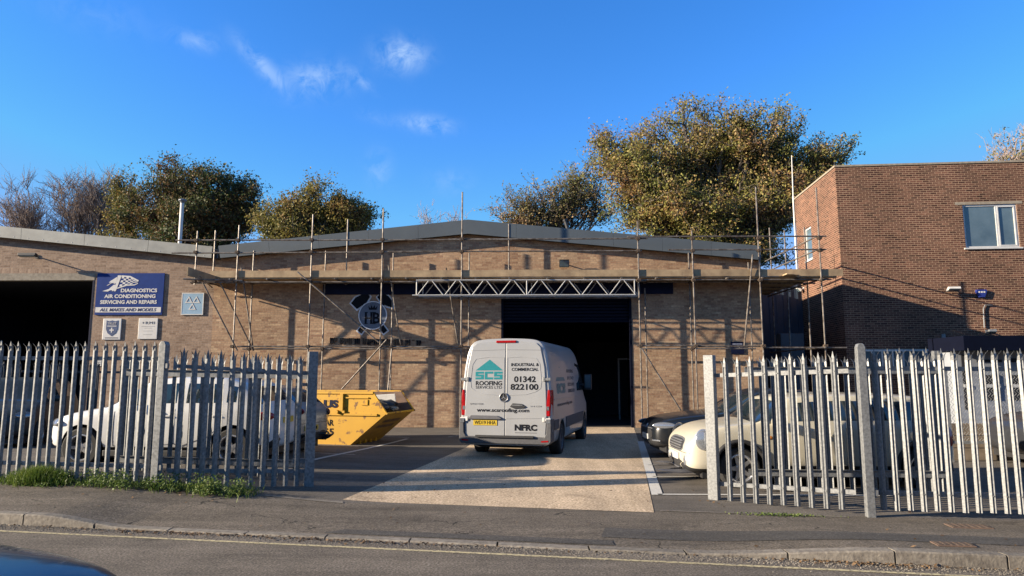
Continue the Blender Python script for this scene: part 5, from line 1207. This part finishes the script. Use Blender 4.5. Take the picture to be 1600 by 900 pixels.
for s in (-1, 1):
    pts = [(s*.865, .90), (s*.955, .90), (s*.965, 1.3), (s*.955, 1.44), (s*.905, 1.44), (s*.88, 1.2)]
    if s < 0: pts = list(reversed(pts))
    b = MB(); n = 6; fr = [VR(x, z, .02) for x, z in pts]; bk_ = [(x+s*.04, VR(x, z)[1]+(.16 if abs(x) > .9 else .0), z) for x, z in pts]
    fr2 = []
    b.add(fr+bk_, [tuple(range(n)), tuple(reversed(range(n, 2*n)))]+[(i, i+n, (i+1) % n+n, (i+1) % n) for i in range(n)]); tlp = b.build('taillight', M_RED, van, bevel=.012)
    vpoly('reverse_lens', M_CLEAR, [(s*.885, 1.02), (s*.935, 1.02), (s*.935, 1.10), (s*.885, 1.10)], .02, .026, tlp)
b = MB()
bp_ = [(-.985, .38), (-.94, .33), (.94, .33), (.985, .38), (.985, .50), (.99, .84), (.90, .84), (.885, .55), (.84, .47), (-.84, .47), (-.885, .55), (-.90, .84), (-.99, .84), (-.985, .50)]
n = len(bp_); b.add([VR(x, z, .055) for x, z in bp_]+[(x*1.005, .30 if abs(x) > .9 else .05, z) for x, z in bp_], [tuple(range(n)), tuple(reversed(range(n, 2*n)))]+[(i, i+n, (i+1) % n+n, (i+1) % n) for i in range(n)])
bmp = b.build('bumper', mat('grey_plastic', (.075, .075, .08), (.055, .055, .06), scale=20, rough=.65), van, bevel=.012)
for s in (-1, 1):
    vpoly('reflector', M_RED, [(s*.78, .375), (s*.93, .385), (s*.93, .415), (s*.78, .405)], .055, .06, bmp)
    b = MB(); b.cbox(VR(s*.93, .80, .05), (.10, .03, .09)); b.build('bumper_step_lens', M_CLEAR, bmp, bevel=.006)
vpoly('step', M_BLACK, [(-.62, .46), (.62, .46), (.62, .5), (-.62, .5)], .03, .1, bmp)
# side rubbing strips, door lines, side glass, mirrors
def VS(s, y, z, out=0):                                       # a point on the van's flank
    w = 1
    for i in range(len(HALF)-1):
        if HALF[i][1] <= z <= HALF[i+1][1]: t = (z-HALF[i][1])/(HALF[i+1][1]-HALF[i][1]); w = HALF[i][0]*(1-t)+HALF[i+1][0]*t; break
    return (s*(w+out), y, z)
def vside(nm, m, s, pts, o0, o1, parent=van):
    b = MB(); n = len(pts); vs = [VS(s, y, z, o0) for y, z in pts]+[VS(s, y, z, o1) for y, z in pts]; b.add(vs, [tuple(range(n)), tuple(reversed(range(n, 2*n)))]+[(i, i+n, (i+1) % n+n, (i+1) % n) for i in range(n)]); return b.build(nm, m, parent)
for s in (-1, 1):
    vside('rub_strip', mat('grey_plastic', (.07,)*3), s, [(1.75, .56), (4.45, .56), (4.45, .80), (1.75, .80)], .0, .018)
    vside('rub_strip', mat('grey_plastic', (.07,)*3), s, [(.30, .60), (.82, .60), (.82, .80), (.30, .80)], .0, .018)
    vside('side_window', M_GLASS, s, [(3.55, 1.36), (4.75, 1.36), (4.62, 1.62), (4.25, 2.02), (3.6, 2.06)], .0, .008)
    vside('door_seam', M_BLACK, s, [(3.46, .45), (3.468, .45), (3.468, 2.2), (3.46, 2.2)], .0, .004); vside('door_seam', M_BLACK, s, [(2.1, .45), (2.108, .45), (2.108, 2.2), (2.1, 2.2)], .0, .004)
    vside('side_moulding', P_VAN, s, [(.35, 1.22), (4.4, 1.22), (4.4, 1.24), (.35, 1.24)], .0, .012)
    b = MB(); q = VS(s, 4.55, 1.5); mo_ = bx(van, 'mirror', M_BLACK, (s*1.13-.1, 4.5, 1.36), (s*1.13+.1, 4.62, 1.78), .03); bx(mo_, 'mirror_glass', M_BGLASS, (s*1.13-.08, 4.488, 1.42), (s*1.13+.08, 4.4985, 1.75))
    b.tube(q, (s*1.1, 4.56, 1.48), .03); b.build('mirror_arm', M_BLACK, van)
b = MB(); 
def wsp(x, y): return None
b.add([(-.72, 4.36, 2.40), (.72, 4.36, 2.40), (.86, 5.06, 1.57), (-.86, 5.06, 1.57)], [(0, 1, 2, 3)]); 
b.v = [(x, y+.03, z+.02) for x, y, z in b.v]; b.build('windscreen', M_GLASS, van)
# livery on the rear doors
vpoly('livery_roof_mark', M_TEAL, [(-.665, 1.845), (-.06, 1.845), (-.355, 2.075)], .0225, .0245, dL)
# squared SCS letters
def blk(x, z, w_, h_, b): p = [(x, z), (x+w_, z), (x+w_, z+h_), (x, z+h_)]; b.add([VR(*q, .0225) for q in p]+[VR(*q, .0245) for q in p], [(0, 1, 2, 3), (7, 6, 5, 4), (0, 4, 5, 1), (1, 5, 6, 2), (2, 6, 7, 3), (3, 7, 4, 0)])
b = MB(); lz, lh, lw, t = 1.655, .165, .185, .044
for i, ch in enumerate('SCS'):
    x = -.665+i*.206
    blk(x, lz+lh-t, lw, t, b); blk(x, lz, lw, t, b)
    if ch == 'S': blk(x, lz+(lh-t)/2, lw, t, b); blk(x, lz+(lh-t)/2+t, t*1.3, (lh-t)/2-t, b); blk(x+lw-t*1.3, lz+t, t*1.3, (lh-t)/2-t, b)
    else: blk(x, lz+t, t*1.3, lh-2*t, b)
b.build('livery_letter', M_TEAL, dL)
def VT(s, x, z, size, width, m=M_INK, d=dL, **kw): return lettering(s, size, Mv(x, z, .0245), m, d, width, ext=.0008, name='livery_lettering', **kw)
VT('ROOFING', -.365, 1.575, .125, .58, bold=.003); VT('SERVICES LTD', -.365, 1.488, .082, .58)
VT('INDUSTRIAL &', .42, 1.965, .088, .60, d=dR, bold=.002); VT('COMMERCIAL', .42, 1.865, .088, .58, d=dR, bold=.002)
VT('01342', .42, 1.66, .165, .47, d=dR, bold=.005); VT('822100', .41, 1.50, .165, .60, d=dR, bold=.005)
VT('www.scsroofing.com', -.05, 1.005, .105, 1.14, d=dL, bold=.003)
VT('SPRINTER', -.62, 1.14, .042, .30, m=M_INKG); VT('314 CDI', .66, 1.10, .042, .24, m=M_INKG, d=dR)
VT('NFRC', .45, .665, .16, .48, d=dR, bold=.009); vpoly('livery_rule', M_INKG, [(.22, .553), (.68, .553), (.68, .565), (.22, .565)], .0225, .0245, dR)
# livery along the right flank
Ms = lambda y, z: Matrix.Translation(VS(1, y, z, .006)) @ Matrix(((0, 0, 1, 0), (1, 0, 0, 0), (0, 1, 0, 0), (0, 0, 0, 1)))
b = MB(); b.add([VS(1, y, z, .004) for y, z in ((.7, 1.62), (1.9, 1.62), (1.3, 1.95))], [(0, 1, 2)]); b.build('livery_roof_mark', M_TEAL, van)
lettering('SCS', .28, Ms(1.3, 1.45), M_TEAL, van, 1.1, name='livery_lettering', bold=.02)
for s, z in (('ROOFING', 1.85), ('01342', 1.68), ('822100', 1.53), ('SERVICES LTD', 1.38)): lettering(s, .12, Ms(2.7, z), M_INKG, van, .95, name='livery_lettering')
lettering('www.scsroofing.com', .12, Ms(1.7, 1.1), M_INKG, van, 2.0, name='livery_lettering')

# ------------------------------------------------------------------ skip
sk_o = P(545, 697, 17.1); SKH = R_(-13)
sk = empty('skip', (sk_o.x, sk_o.y, .0), SKH, 'yellow waste skip with sloping end, loaded with debris, by the workshop wall', 'skip')
SW = 1.75; sh_ = [(-2.2, 0), (0, 0), (.98, .80), (.62, 1.30), (-2.9, 1.30), (-3.4, .80)]
b = MB()
def wallp(poly, y0, y1): b.prism(poly, y0, y1, 'y')
wallp(sh_, 0, .02); sw1 = b.build('side_panel', M_SKIP, sk)
b = MB(); wallp(sh_, SW-.02, SW); b.build('side_panel', M_SKIP, sk)
b = MB(); b.box((-2.2, .02, 0), (0, SW-.02, .02)); b.build('base', M_SKIP, sk)
b = MB(); b.add([(0, .02, 0), (.98, .02, .80), (.98, SW-.02, .80), (0, SW-.02, 0), (-.025, .02, .012), (.955, .02, .812), (.955, SW-.02, .812), (-.025, SW-.02, .012)], [(0, 1, 2, 3), (7, 6, 5, 4), (1, 5, 6, 2), (0, 4, 5, 1), (2, 6, 7, 3)]); ep = b.build('end_panel', mat('faded_skip_paint', (.42, .24, .03), (.30, .16, .03), scale=4, detail=8, rough=.7), sk)
b = MB(); b.add([(-2.2, .02, 0), (-3.4, .02, .80), (-3.4, SW-.02, .80), (-2.2, SW-.02, 0)], [(0, 1, 2, 3)]); b.add([(-3.4, .02, .8), (-2.9, .02, 1.3), (-2.9, SW-.02, 1.3), (-3.4, SW-.02, .8)], [(0, 1, 2, 3)]); b.build('end_panel', M_SKIP, sk)
# inner liner of the far side reads brown and rusty
b = MB(); wallp([(x*.99, z*.98+.015) for x, z in sh_], SW-.03, SW-.021); b.build('inner_side', M_RUST, sk)
b = MB(); b.box((-2.92, -.03, 1.27), (.62, .025, 1.325)); b.box((-2.92, SW-.025, 1.27), (.62, SW+.03, 1.325)); b.tube((.62, 0, 1.3), (.98, 0, .81), .022); b.tube((.62, SW, 1.3), (.98, SW, .81), .022); b.tube((.985, -.02, .80), (.985, SW+.02, .80), .028); b.build('rim', M_SKIP, sk)
b = MB(); b.box((-2.9, -.035, .74), (.74, -.001, .79)); b.box((-2.1, -.045, .02), (-2.04, -.001, .74)); b.box((-.25, -.06, .86), (-.17, -.001, 1.27)); b.box((-.16, -.03, 1.16), (.5, -.001, 1.19)); b.box((-.36, -.055, .80), (-.12, -.0015, .86)); b.tube((-.32, -.10, .83), (-.32, -.001, .83), .045); b.box((-1.5, -.03, .86), (-1.46, -.001, 1.24)); b.box((.30, -.02, 1.0), (.48, -.001, 1.015)); b.box((.46, -.02, 1.015), (.48, -.001, 1.13)); b.build('side_rib', M_SKIP, sk)
M90 = lambda x, z: Matrix.Translation((x, -.004, z)) @ Matrix.Rotation(math.pi/2, 4, 'X')
skl = lettering('US', .24, Matrix.Translation((0, -.004, 0)) @ M90(-.52, 1.02), M_NAVY, sk, .40, bold=.014); skl.name = 'lettering'
lettering('AR', .2, M90(-.55, .56), M_INK, sk, .25, bold=.006, name='lettering'); lettering('65', .22, M90(-.55, .34), M_INK, sk, .26, bold=.006, name='lettering')
Me = Matrix.Translation((.60, SW/2, .475)) @ Matrix(((0, .775, .632, 0), (1, 0, 0, 0), (0, .632, -.775, 0), (0, 0, 0, 1)))
b = MB()
for r in range(2):
    for i in range(10): b.add([Me @ Vector(p) for p in [(-.5+i*.1, .12-r*.22, .003), (-.5+i*.1+.07, .12-r*.22, .003), (-.5+i*.1+.07, .24-r*.22, .003), (-.5+i*.1, .24-r*.22, .003)]], [(0, 1, 2, 3)])
b.build('faded_marking', M_RUST, ep)
b = MB()
for y in (.35, .65, .95, 1.25): b.box((.06, y, .02), (.13, y+.04, .17)); 
b.box((.10, .30, .16), (.17, 1.34, .19)); b.build('lifting_bracket', M_SKIP, ep)
# the load: each visible piece its own thing
def chunk(nm, lab, cat, m, c, s, seed, grp='rubbish in the skip'):
    r_ = random.Random(seed); b = MB(); seg, rg = 12, 8; k = []
    for i in range(rg+1):
        for j in range(seg):
            th = math.pi*i/rg; ph = 2*math.pi*j/seg; v = Vector((math.sin(th)*math.cos(ph), math.sin(th)*math.sin(ph), math.cos(th))); n_ = 1+.38*noise.noise(v*2.3+Vector((seed, 0, 0)))+.2*noise.noise(v*6); k.append((v.x*n_*s[0], v.y*n_*s[1], v.z*n_*s[2]))
    b.add(k, [(i*seg+j, i*seg+(j+1) % seg, (i+1)*seg+(j+1) % seg, (i+1)*seg+j) for i in range(rg) for j in range(seg)]); o = b.build(nm, m, None); o.matrix_world = sk_M @ Matrix.Translation(c); tag(o, lab, cat, grp); return o
sk_M = Matrix.Translation((sk_o.x, sk_o.y, 0)) @ Matrix.Rotation(SKH, 4, 'Z')
M_BAG = mat('black_plastic_sack', (.022, .022, .024), scale=9, rough=.35)
tag(chunk('rubble_heap', 'dark rubble and dust filling the skip below the sacks', 'rubble', M_RUST, (-1.1, SW/2, .62), (1.25, .55, .33), 3), kind=None)
for i, (c, s, lab) in enumerate([((.02, .55, 0.93), (.30, .26, .17), 'black torn sack at the near rim of the skip'), ((.42, .8, 0.89), (.26, .3, .15), 'black sack sagging over the low end of the skip'), ((.35, 1.35, 0.93), (.34, .26, .17), 'black sack against the rusty far side of the skip'), ((-.3, .9, 0.99), (.28, .3, .18), 'black sack under the white sheet in the skip')]): chunk('rubbish_sack', lab, 'sack', M_BAG, c, s, 11+i)
for i, (c, s, lab) in enumerate([((.62, .45, .86), (.10, .09, .06), 'pale lump of rubble nearest the low rim of the skip'), ((.70, 1.1, .86), (.12, .10, .06), 'pale lump of rubble near the far lip of the skip'), ((.22, 1.05, 1.06), (.11, .12, .05), 'pale lump of plaster on top of the black sacks in the skip')]): chunk('rubble_lump', lab, 'rubble', M_CONC, c, s, 31+i)
def plank(nm, lab, m, c, d, rot):
    b = MB(); b.cbox((0, 0, 0), d); o = b.build(nm, m, None, bevel=.004); o.matrix_world = sk_M @ Matrix.Translation(c) @ Matrix.Rotation(rot[2], 4, 'Z') @ Matrix.Rotation(rot[1], 4, 'Y') @ Matrix.Rotation(rot[0], 4, 'X'); return tag(o, lab, 'waste timber' if 'timber' in nm else 'waste board', 'rubbish in the skip')
plank('waste_board', 'white insulation sheet leaning inside the skip', M_SIGNW, (.0, 1.45, 1.0), (1.15, .03, .42), (.25, -.06, .05))
plank('waste_timber', 'short pale broken plank on top of the black sacks', M_BOARD, (.33, .85, 1.10), (.46, .14, .04), (.3, .55, .5))
plank('waste_timber', 'thin pale offcut lying flat among the black sacks', M_BOARD, (.1, .6, 1.12), (.4, .07, .03), (.1, .2, -.7))

# ================================================================== TREES
def branchy(b, p0, p1, r0, r1, seg=4, wob=.12, n=5, rg=rnd):
    p0, p1 = Vector(p0), Vector(p1); L = (p1-p0).length; pts = []; rs = []
    for i in range(seg+1):
        t = i/seg; j = Vector((rg.uniform(-1, 1), rg.uniform(-1, 1), rg.uniform(-1, 1)))*L*wob*(math.sin(math.pi*t)); bow = Vector((0, 0, L*.08*math.sin(math.pi*t)))
        pts.append(p0.lerp(p1, t)+j+bow); rs.append(r0+(r1-r0)*t)
    b.path(pts, rs, n); return pts
def tree(name, label, base, blobs, leafm, nleaf, lsize, seed, n1=7, n2=7, n3=6, trunk_r=.3, spread=.9, bark=M_TRUNK, fork=.3, twig=.012, group='trees behind the workshop', bare_twigs=0):
    """blobs: crown volumes (centre, radii, weight) in world space; limbs grow from the trunk into them"""
    rg = random.Random(seed); e = empty(name, base, 0, label, 'tree', group); B = Vector(base); bt = MB(); tips = []
    zmin = min(c[2]-r[2] for c, r, w in blobs); zc = sum(c[2] for c, r, w in blobs)/len(blobs)
    top = Vector((B.x+rg.uniform(-.3, .3), B.y, B.z+(max(zmin, B.z+1.5)-B.z)*.8+fork*(zc-zmin)))
    branchy(bt, (0, 0, 0), top-B, trunk_r, trunk_r*.6, 5, .03, 8, rg)
    def inb(c, r, k=1):
        while True:
            v = Vector((rg.uniform(-1, 1), rg.uniform(-1, 1), rg.uniform(-1, 1)))
            if v.length < 1: break
        v = v.normalized()*(v.length**.45)*k
        return Vector((c[0]+v.x*r[0], c[1]+v.y*r[1], c[2]+v.z*r[2]))
    for c, r, w in blobs:
        m1 = max(2, int(round(n1*w)))
        for i in range(m1):
            t1 = inb(c, r, .62); st_ = top.lerp(B, rg.uniform(0, .25)); p1 = branchy(bt, st_-B, t1-B, trunk_r*.42, trunk_r*.13, 5, .07, 6, rg)
            for j in range(n2):
                k = rg.choice((2, 3, 4, 5)); s2 = p1[k]+B; t2 = None
                for _ in range(6):
                    q = inb(c, r, .93)
                    if t2 is None or (q-s2).length < (t2-s2).length: t2 = q
                p2 = branchy(bt, s2-B, t2-B, trunk_r*.12, trunk_r*.045, 4, .1, 4, rg)
                for m in range(n3):
                    s3 = p2[rg.choice((1, 2, 3, 4))]+B; d = (t2-top).normalized()*rg.uniform(.3, 1)+Vector((rg.uniform(-1, 1), rg.uniform(-1, 1), rg.uniform(-.5, 1)))*.9
                    t3 = s3+d.normalized()*rg.uniform(.5, 1.25)*spread; p3 = branchy(bt, s3-B, t3-B, twig*1.7, twig*.6, 3, .12, 3, rg)
                    tips.append((s3, t3))
                    for _ in range(bare_twigs):
                        s4 = s3.lerp(t3, rg.uniform(.2, .9)); d4 = ((t3-s3).normalized()+Vector((rg.uniform(-1, 1), rg.uniform(-1, 1), rg.uniform(-.3, 1)))*.8).normalized(); t4 = s4+d4*rg.uniform(.3, .8)*spread; branchy(bt, s4-B, t4-B, twig*.85, twig*.35, 2, .1, 3, rg)
    bt.build('trunk', bark, e, fix=False)
    if nleaf:
        lv = []; lf_ = []
        for i in range(nleaf):
            s3, t3 = tips[int(rg.random()*len(tips))]; q = s3.lerp(t3, rg.uniform(.15, 1.12))+Vector((rg.gauss(0, 1), rg.gauss(0, 1), rg.gauss(0, .8)))*.15*spread-B
            n_ = Vector((rg.gauss(0, 1), rg.gauss(0, 1)-.3, rg.gauss(0, 1)+.6)).normalized(); a = n_.orthogonal().normalized(); a.rotate(Matrix.Rotation(rg.uniform(0, 6.28), 3, n_)); c = n_.cross(a); s = lsize*rg.uniform(.55, 1.25)
            k = len(lv); lv += [tuple(q-a*s), tuple(q+c*s*.62-a*s*.1), tuple(q+a*s), tuple(q-c*s*.62-a*s*.1)]; lf_.append((k, k+1, k+2, k+3))
        me = bpy.data.meshes.new('crown'); me.from_pydata(lv, [], lf_); me.materials.append(leafm); o = bpy.data.objects.new('crown', me); col.objects.link(o); o.parent = e
    return e
LM_BIG = leaf_mat('maple_leaf', [(0, (.095, .115, .030)), (.25, (.19, .20, .050)), (.5, (.29, .25, .07)), (.7, (.32, .21, .085)), (1, (.27, .14, .07))], .36)
LM_OAK = leaf_mat('oak_leaf', [(0, (.036, .058, .018)), (.45, (.072, .098, .030)), (.6, (.12, .10, .032)), (.8, (.175, .105, .04)), (1, (.15, .07, .03))], .28)
LM_OLV = leaf_mat('olive_leaf', [(0, (.075, .088, .022)), (.4, (.16, .15, .038)), (.7, (.24, .195, .055)), (1, (.21, .125, .045))], .34)
LM_THIN = leaf_mat('thin_leaf', [(0, (.10, .12, .045)), (.4, (.18, .19, .07)), (.7, (.30, .22, .10)), (1, (.34, .20, .12))], .35)
def bl(px, py, Y, rx, ry, rz=None, w=1):
    """crown volume seen at a pixel at depth Y, radii in pixels"""
    c = P(px, py, Y); k = Y/F_PX; return ((c.x, c.y, c.z), (rx*k, (rz if rz is not None else rx*.8)*k, ry*k), w)
# big maple right of centre
Y = 46; bs = P(1130, 560, Y)
tree('maple_tree', 'huge autumn maple with golden green leaves behind the workshop, left of the brick block', (bs.x, Y, 0),
     [bl(1080, 225, Y, 105, 66, w=1.25), bl(1000, 275, Y-1, 76, 58, w=1.5), bl(1180, 225, Y, 90, 55, w=1), bl(1235, 262, Y, 85, 52, w=.9), bl(1090, 310, Y-3, 110, 50, w=1.2), bl(1195, 320, Y-2, 85, 55, w=1), bl(995, 328, Y-2, 60, 36, w=1.0), bl(1310, 258, Y+1, 45, 30, w=.4), bl(965, 240, Y, 40, 36, w=.8), bl(1130, 200, Y, 70, 34, w=.6), bl(1190, 215, Y-2, 70, 50, w=.8), bl(1255, 240, Y-1, 60, 45, w=.6), bl(1275, 300, Y-2, 50, 45, w=.6), bl(1060, 375, Y-2, 110, 42, w=.9), bl(1190, 380, Y-2, 90, 45, w=.8)],
     LM_BIG, 140000, .088, 21, n1=8, n2=9, n3=7, trunk_r=.5, spread=1.3, twig=.016)
Y = 50; bs = P(850, 560, Y)
tree('half_bare_tree', 'thin half bare tree with sparse pale leaves behind the roof, left of the big maple', (bs.x, Y, 0), [bl(870, 305, Y, 60, 44, w=1), bl(915, 285, Y, 42, 38, w=.8), bl(808, 335, Y, 46, 30, w=1.1), bl(940, 325, Y, 40, 30, w=.6), bl(850, 345, Y, 60, 20, w=.6)], LM_THIN, 13500, .085, 22, n1=8, n2=7, n3=6, trunk_r=.28, spread=1.35, bark=M_TRUNK, bare_twigs=0, twig=.014)
Y = 52
for px, seed, rx, ry, lab in ((672, 31, 26, 24, 'small bare sapling showing over the roof, left of the gable peak'), (713, 32, 22, 28, 'small bare sapling showing over the roof right at the gable peak')):
    bs = P(px, 560, Y); tree('bare_sapling', lab, (bs.x, Y, 0), [bl(px, 332, Y, rx, ry, w=1)], None, 0, .1, seed, n1=4, n2=5, n3=4, trunk_r=.10, spread=.8, bark=M_TWIG, twig=.010)
# oaks on the left
Y = 48; bs = P(290, 560, Y)
tree('oak_tree', 'large dark oak with russet top behind the garage roof', (bs.x, Y, 0), [bl(270, 285, Y, 62, 34, w=1), bl(330, 300, Y, 60, 34, w=1), bl(385, 315, Y, 36, 30, w=.6), bl(230, 335, Y, 50, 34, w=.9), bl(300, 345, Y-1, 70, 30, w=1), bl(375, 350, Y, 42, 24, w=.6), bl(300, 385, Y-1, 110, 28, w=.8)], LM_OAK, 68000, .088, 23, n1=9, n2=8, n3=7, trunk_r=.5, spread=1.25, twig=.014)
Y = 50; bs = P(195, 560, Y)
tree('oak_tree', 'narrow dark oak with olive top at the left flank of the large dark oak', (bs.x, Y, 0), [bl(198, 302, Y, 28, 30, w=1), bl(190, 340, Y, 28, 24, w=.8), bl(190, 375, Y, 34, 24, w=.6)], LM_OLV, 13000, .085, 24, n1=8, n2=7, n3=6, trunk_r=.25, spread=1.0)
Y = 44; bs = P(485, 560, Y)
tree('oak_tree', 'rounded olive and brown oak behind the scaffold, nearer the gable than the dark oak', (bs.x, Y, 0), [bl(505, 322, Y, 50, 30, w=1), bl(438, 345, Y, 54, 30, w=1.2), bl(560, 350, Y, 34, 22, w=.6), bl(548, 340, Y, 38, 22, w=.7), bl(490, 365, Y, 88, 28, w=1), bl(490, 395, Y, 95, 26, w=.7)], LM_OLV, 52000, .085, 25, n1=9, n2=8, n3=6, trunk_r=.35, spread=1.15)
# bare trees far left
Y = 55
for px, seed, cx_, ry, rx, lab in ((38, 41, 332, 46, 42, 'bare rounded tree at the far left edge above the garage roof'), (112, 42, 322, 44, 42, 'tall bare tree between the far left bare tree and the dark oaks'), (160, 43, 312, 44, 30, 'bare tall tree touching the left side of the narrow oak')):
    bs = P(px, 560, Y); tree('bare_tree', lab, (bs.x, Y, 0), [bl(px, cx_, Y, rx*1.1, ry, w=1), bl(px, cx_-12, Y, rx*.9, ry*.9, w=.8), bl(px+10, cx_+22, Y, rx*1.25, ry*.6, w=.7)], None, 0, .1, seed, n1=8, n2=6, n3=5, trunk_r=.17, spread=1.6, bark=M_TWIG, bare_twigs=2, twig=.015, fork=0)
Y = 45; bs = P(1590, 560, Y)
tree('half_bare_tree', 'sparse twiggy tree with a few russet leaves above the flat roof at far right', (bs.x, Y, 0), [bl(1590, 240, Y, 48, 48, w=1), bl(1640, 250, Y, 60, 60, w=1), bl(1545, 262, Y, 20, 14, w=.3)], LM_THIN, 1600, .10, 44, n1=7, n2=7, n3=6, trunk_r=.22, spread=.95, bark=M_TWIG, bare_twigs=1, twig=.012)
# hedge line beyond the roofs
b = MB(); hr = random.Random(8); lv = []; lf_ = []
for i in range(9000):
    x = hr.uniform(-42, 48); y = hr.uniform(56, 60); z = hr.uniform(.2, 8.2)+.8*noise.noise(Vector((x*.3, 0, 0))); n_ = Vector((hr.gauss(0, 1), hr.gauss(0, 1), hr.gauss(0, 1))).normalized(); a = n_.orthogonal().normalized(); c = n_.cross(a); s = .3; k = len(lv)
    lv += [(x-a.x*s, y-a.y*s, z-a.z*s), (x+c.x*s, y+c.y*s, z+c.z*s), (x+a.x*s, y+a.y*s, z+a.z*s), (x-c.x*s, y-c.y*s, z-c.z*s)]; lf_.append((k, k+1, k+2, k+3))
me = bpy.data.meshes.new('far_hedge'); me.from_pydata(lv, [], lf_); me.materials.append(LM_OAK); o = bpy.data.objects.new('far_hedge', me); col.objects.link(o); o['kind'] = 'stuff'

# ================================================================== WEEDS, LEAVES, LITTER
LM_GRASS = leaf_mat('grass_blade', [(0, (.045, .085, .015)), (.4, (.09, .15, .025)), (.7, (.17, .22, .045)), (1, (.26, .24, .09))], .35)
LM_WEED = leaf_mat('weed_leaf', [(0, (.035, .07, .012)), (.5, (.09, .14, .03)), (1, (.20, .23, .06))], .3)
gr = random.Random(77); lv = []; lf_ = []
def blade(x, y, hgt, lean, w):
    z = h(x, y); a = gr.uniform(0, 6.28); dx, dy = math.cos(a), math.sin(a); px_, py_ = -dy*w, dx*w; k = len(lv)
    lv.extend([(x-px_, y-py_, z), (x+px_, y+py_, z), (x+dx*lean*.4-px_*.8, y+dy*lean*.4-py_*.8, z+hgt*.6), (x+dx*lean*.4+px_*.8, y+dy*lean*.4+py_*.8, z+hgt*.6), (x+dx*lean, y+dy*lean, z+hgt)])
    lf_.extend([(k, k+1, k+3, k+2), (k+2, k+3, k+4)])
def fy(x): return 9.8-.111*(x-HL.x)
for i in range(3600):
    x = HL.x-1.72+gr.gauss(0, .19); y = fy(x)+gr.gauss(-.08, .11); hh_ = gr.uniform(.08, .30)*(1-abs(x-(HL.x-1.72))*.8); blade(x, y, max(hh_, .06), gr.uniform(.03, .22), .004)
for i in range(1500):
    x = HL.x+gr.uniform(-3.4, 1.5); y = fy(x)+gr.gauss(0, .16); blade(x, y, gr.uniform(.04, .15), gr.uniform(.02, .09), .004)
me = bpy.data.meshes.new('grass'); me.from_pydata(lv, [], lf_); me.materials.append(LM_GRASS); o = bpy.data.objects.new('grass', me); col.objects.link(o); tag(o, 'long grass tuft and short grass along the foot of the left fence', 'grass', kind='stuff')
lv = []; lf_ = []
def leafq(x, y, z, s, up_=.6):
    n_ = Vector((gr.gauss(0, 1), gr.gauss(0, 1)-.4, gr.gauss(0, 1)+up_)).normalized(); a = n_.orthogonal().normalized(); a.rotate(Matrix.Rotation(gr.uniform(0, 6.28), 3, n_)); c = n_.cross(a); k = len(lv); q = Vector((x, y, z))
    lv.extend([tuple(q-a*s), tuple(q+c*s*.6), tuple(q+a*s), tuple(q-c*s*.6)]); lf_.append((k, k+1, k+2, k+3))
cl_ = [(HL.x+gr.uniform(-1.3, 1.3)+(gr.random() < .25)*-1.5, gr.uniform(.05, .24)) for _ in range(60)]
for cx_, hh_ in cl_:
    cy_ = fy(cx_)+gr.gauss(-.05, .13)
    for i in range(90): x, y = cx_+gr.gauss(0, .07), cy_+gr.gauss(0, .07); leafq(x, y, h(x, y)+gr.uniform(.01, hh_), gr.uniform(.010, .022))
for i in range(700): x = gr.uniform(2.6, 3.7); y = fy(x)+.2-gr.uniform(.45, .62)+.0; 
for i in range(350):
    x = gr.gauss(3.15, .25); y = FL(x)-.10+gr.gauss(0, .035)-.02; leafq(x, y, h(x, y)+gr.uniform(.004, .03), .012)
me = bpy.data.meshes.new('weeds'); me.from_pydata(lv, [], lf_); me.materials.append(LM_WEED); o = bpy.data.objects.new('weeds', me); col.objects.link(o); tag(o, 'leafy weeds along the foot of the left fence and in pavement joints', 'weeds', kind='stuff')
LM_LIT = leaf_mat('fallen_leaf', [(0, (.035, .022, .014)), (.4, (.075, .045, .024)), (.75, (.14, .085, .042)), (1, (.22, .14, .075))], .1)
lv = []; lf_ = []
for i in range(900):
    x = gr.choice((gr.gauss(-3.9, .5), gr.gauss(-2.3, .9), gr.uniform(-8, 5), gr.gauss(3.1, .4))); y = K(x)-abs(gr.gauss(.0, .07))-.01; leafq(x, y, .006+gr.random()*.012, gr.uniform(.008, .022), 3)
for i in range(170):
    x = gr.uniform(-8, 6); y = gr.uniform(K(x)+.2, 12); leafq(x, y, h(x, y)+.012, gr.uniform(.012, .028), 4)
for i in range(120):
    x = gr.uniform(-6.5, -3.8); y = fy(x)-.22+gr.gauss(0, .06); leafq(x, y, h(x, y)+.012, gr.uniform(.012, .03), 3)
me = bpy.data.meshes.new('fallen_leaves'); me.from_pydata(lv, [], lf_); me.materials.append(LM_LIT); o = bpy.data.objects.new('fallen_leaves', me); col.objects.link(o); tag(o, 'dead leaves in the gutter and scattered over the pavement', 'leaf litter', kind='stuff')
# gravel grit in the gutter
lv = []; lf_ = []
for i in range(5000):
    x = gr.uniform(-9, 6); y = K(x)-abs(gr.gauss(0, .13)); s = gr.uniform(.003, .008); k = len(lv); lv.extend([(x-s, y-s, .001), (x+s, y-s, .001), (x+s, y+s, .001), (x-s, y+s, .001), (x, y, .001+s*1.3)]); lf_.extend([(k, k+1, k+4), (k+1, k+2, k+4), (k+2, k+3, k+4), (k+3, k, k+4)])
me = bpy.data.meshes.new('gutter_grit'); me.from_pydata(lv, [], lf_); me.materials.append(M_KERB); o = bpy.data.objects.new('gutter_grit', me); col.objects.link(o); tag(o, 'loose grit along the gutter beside the kerb', 'grit', kind='stuff')
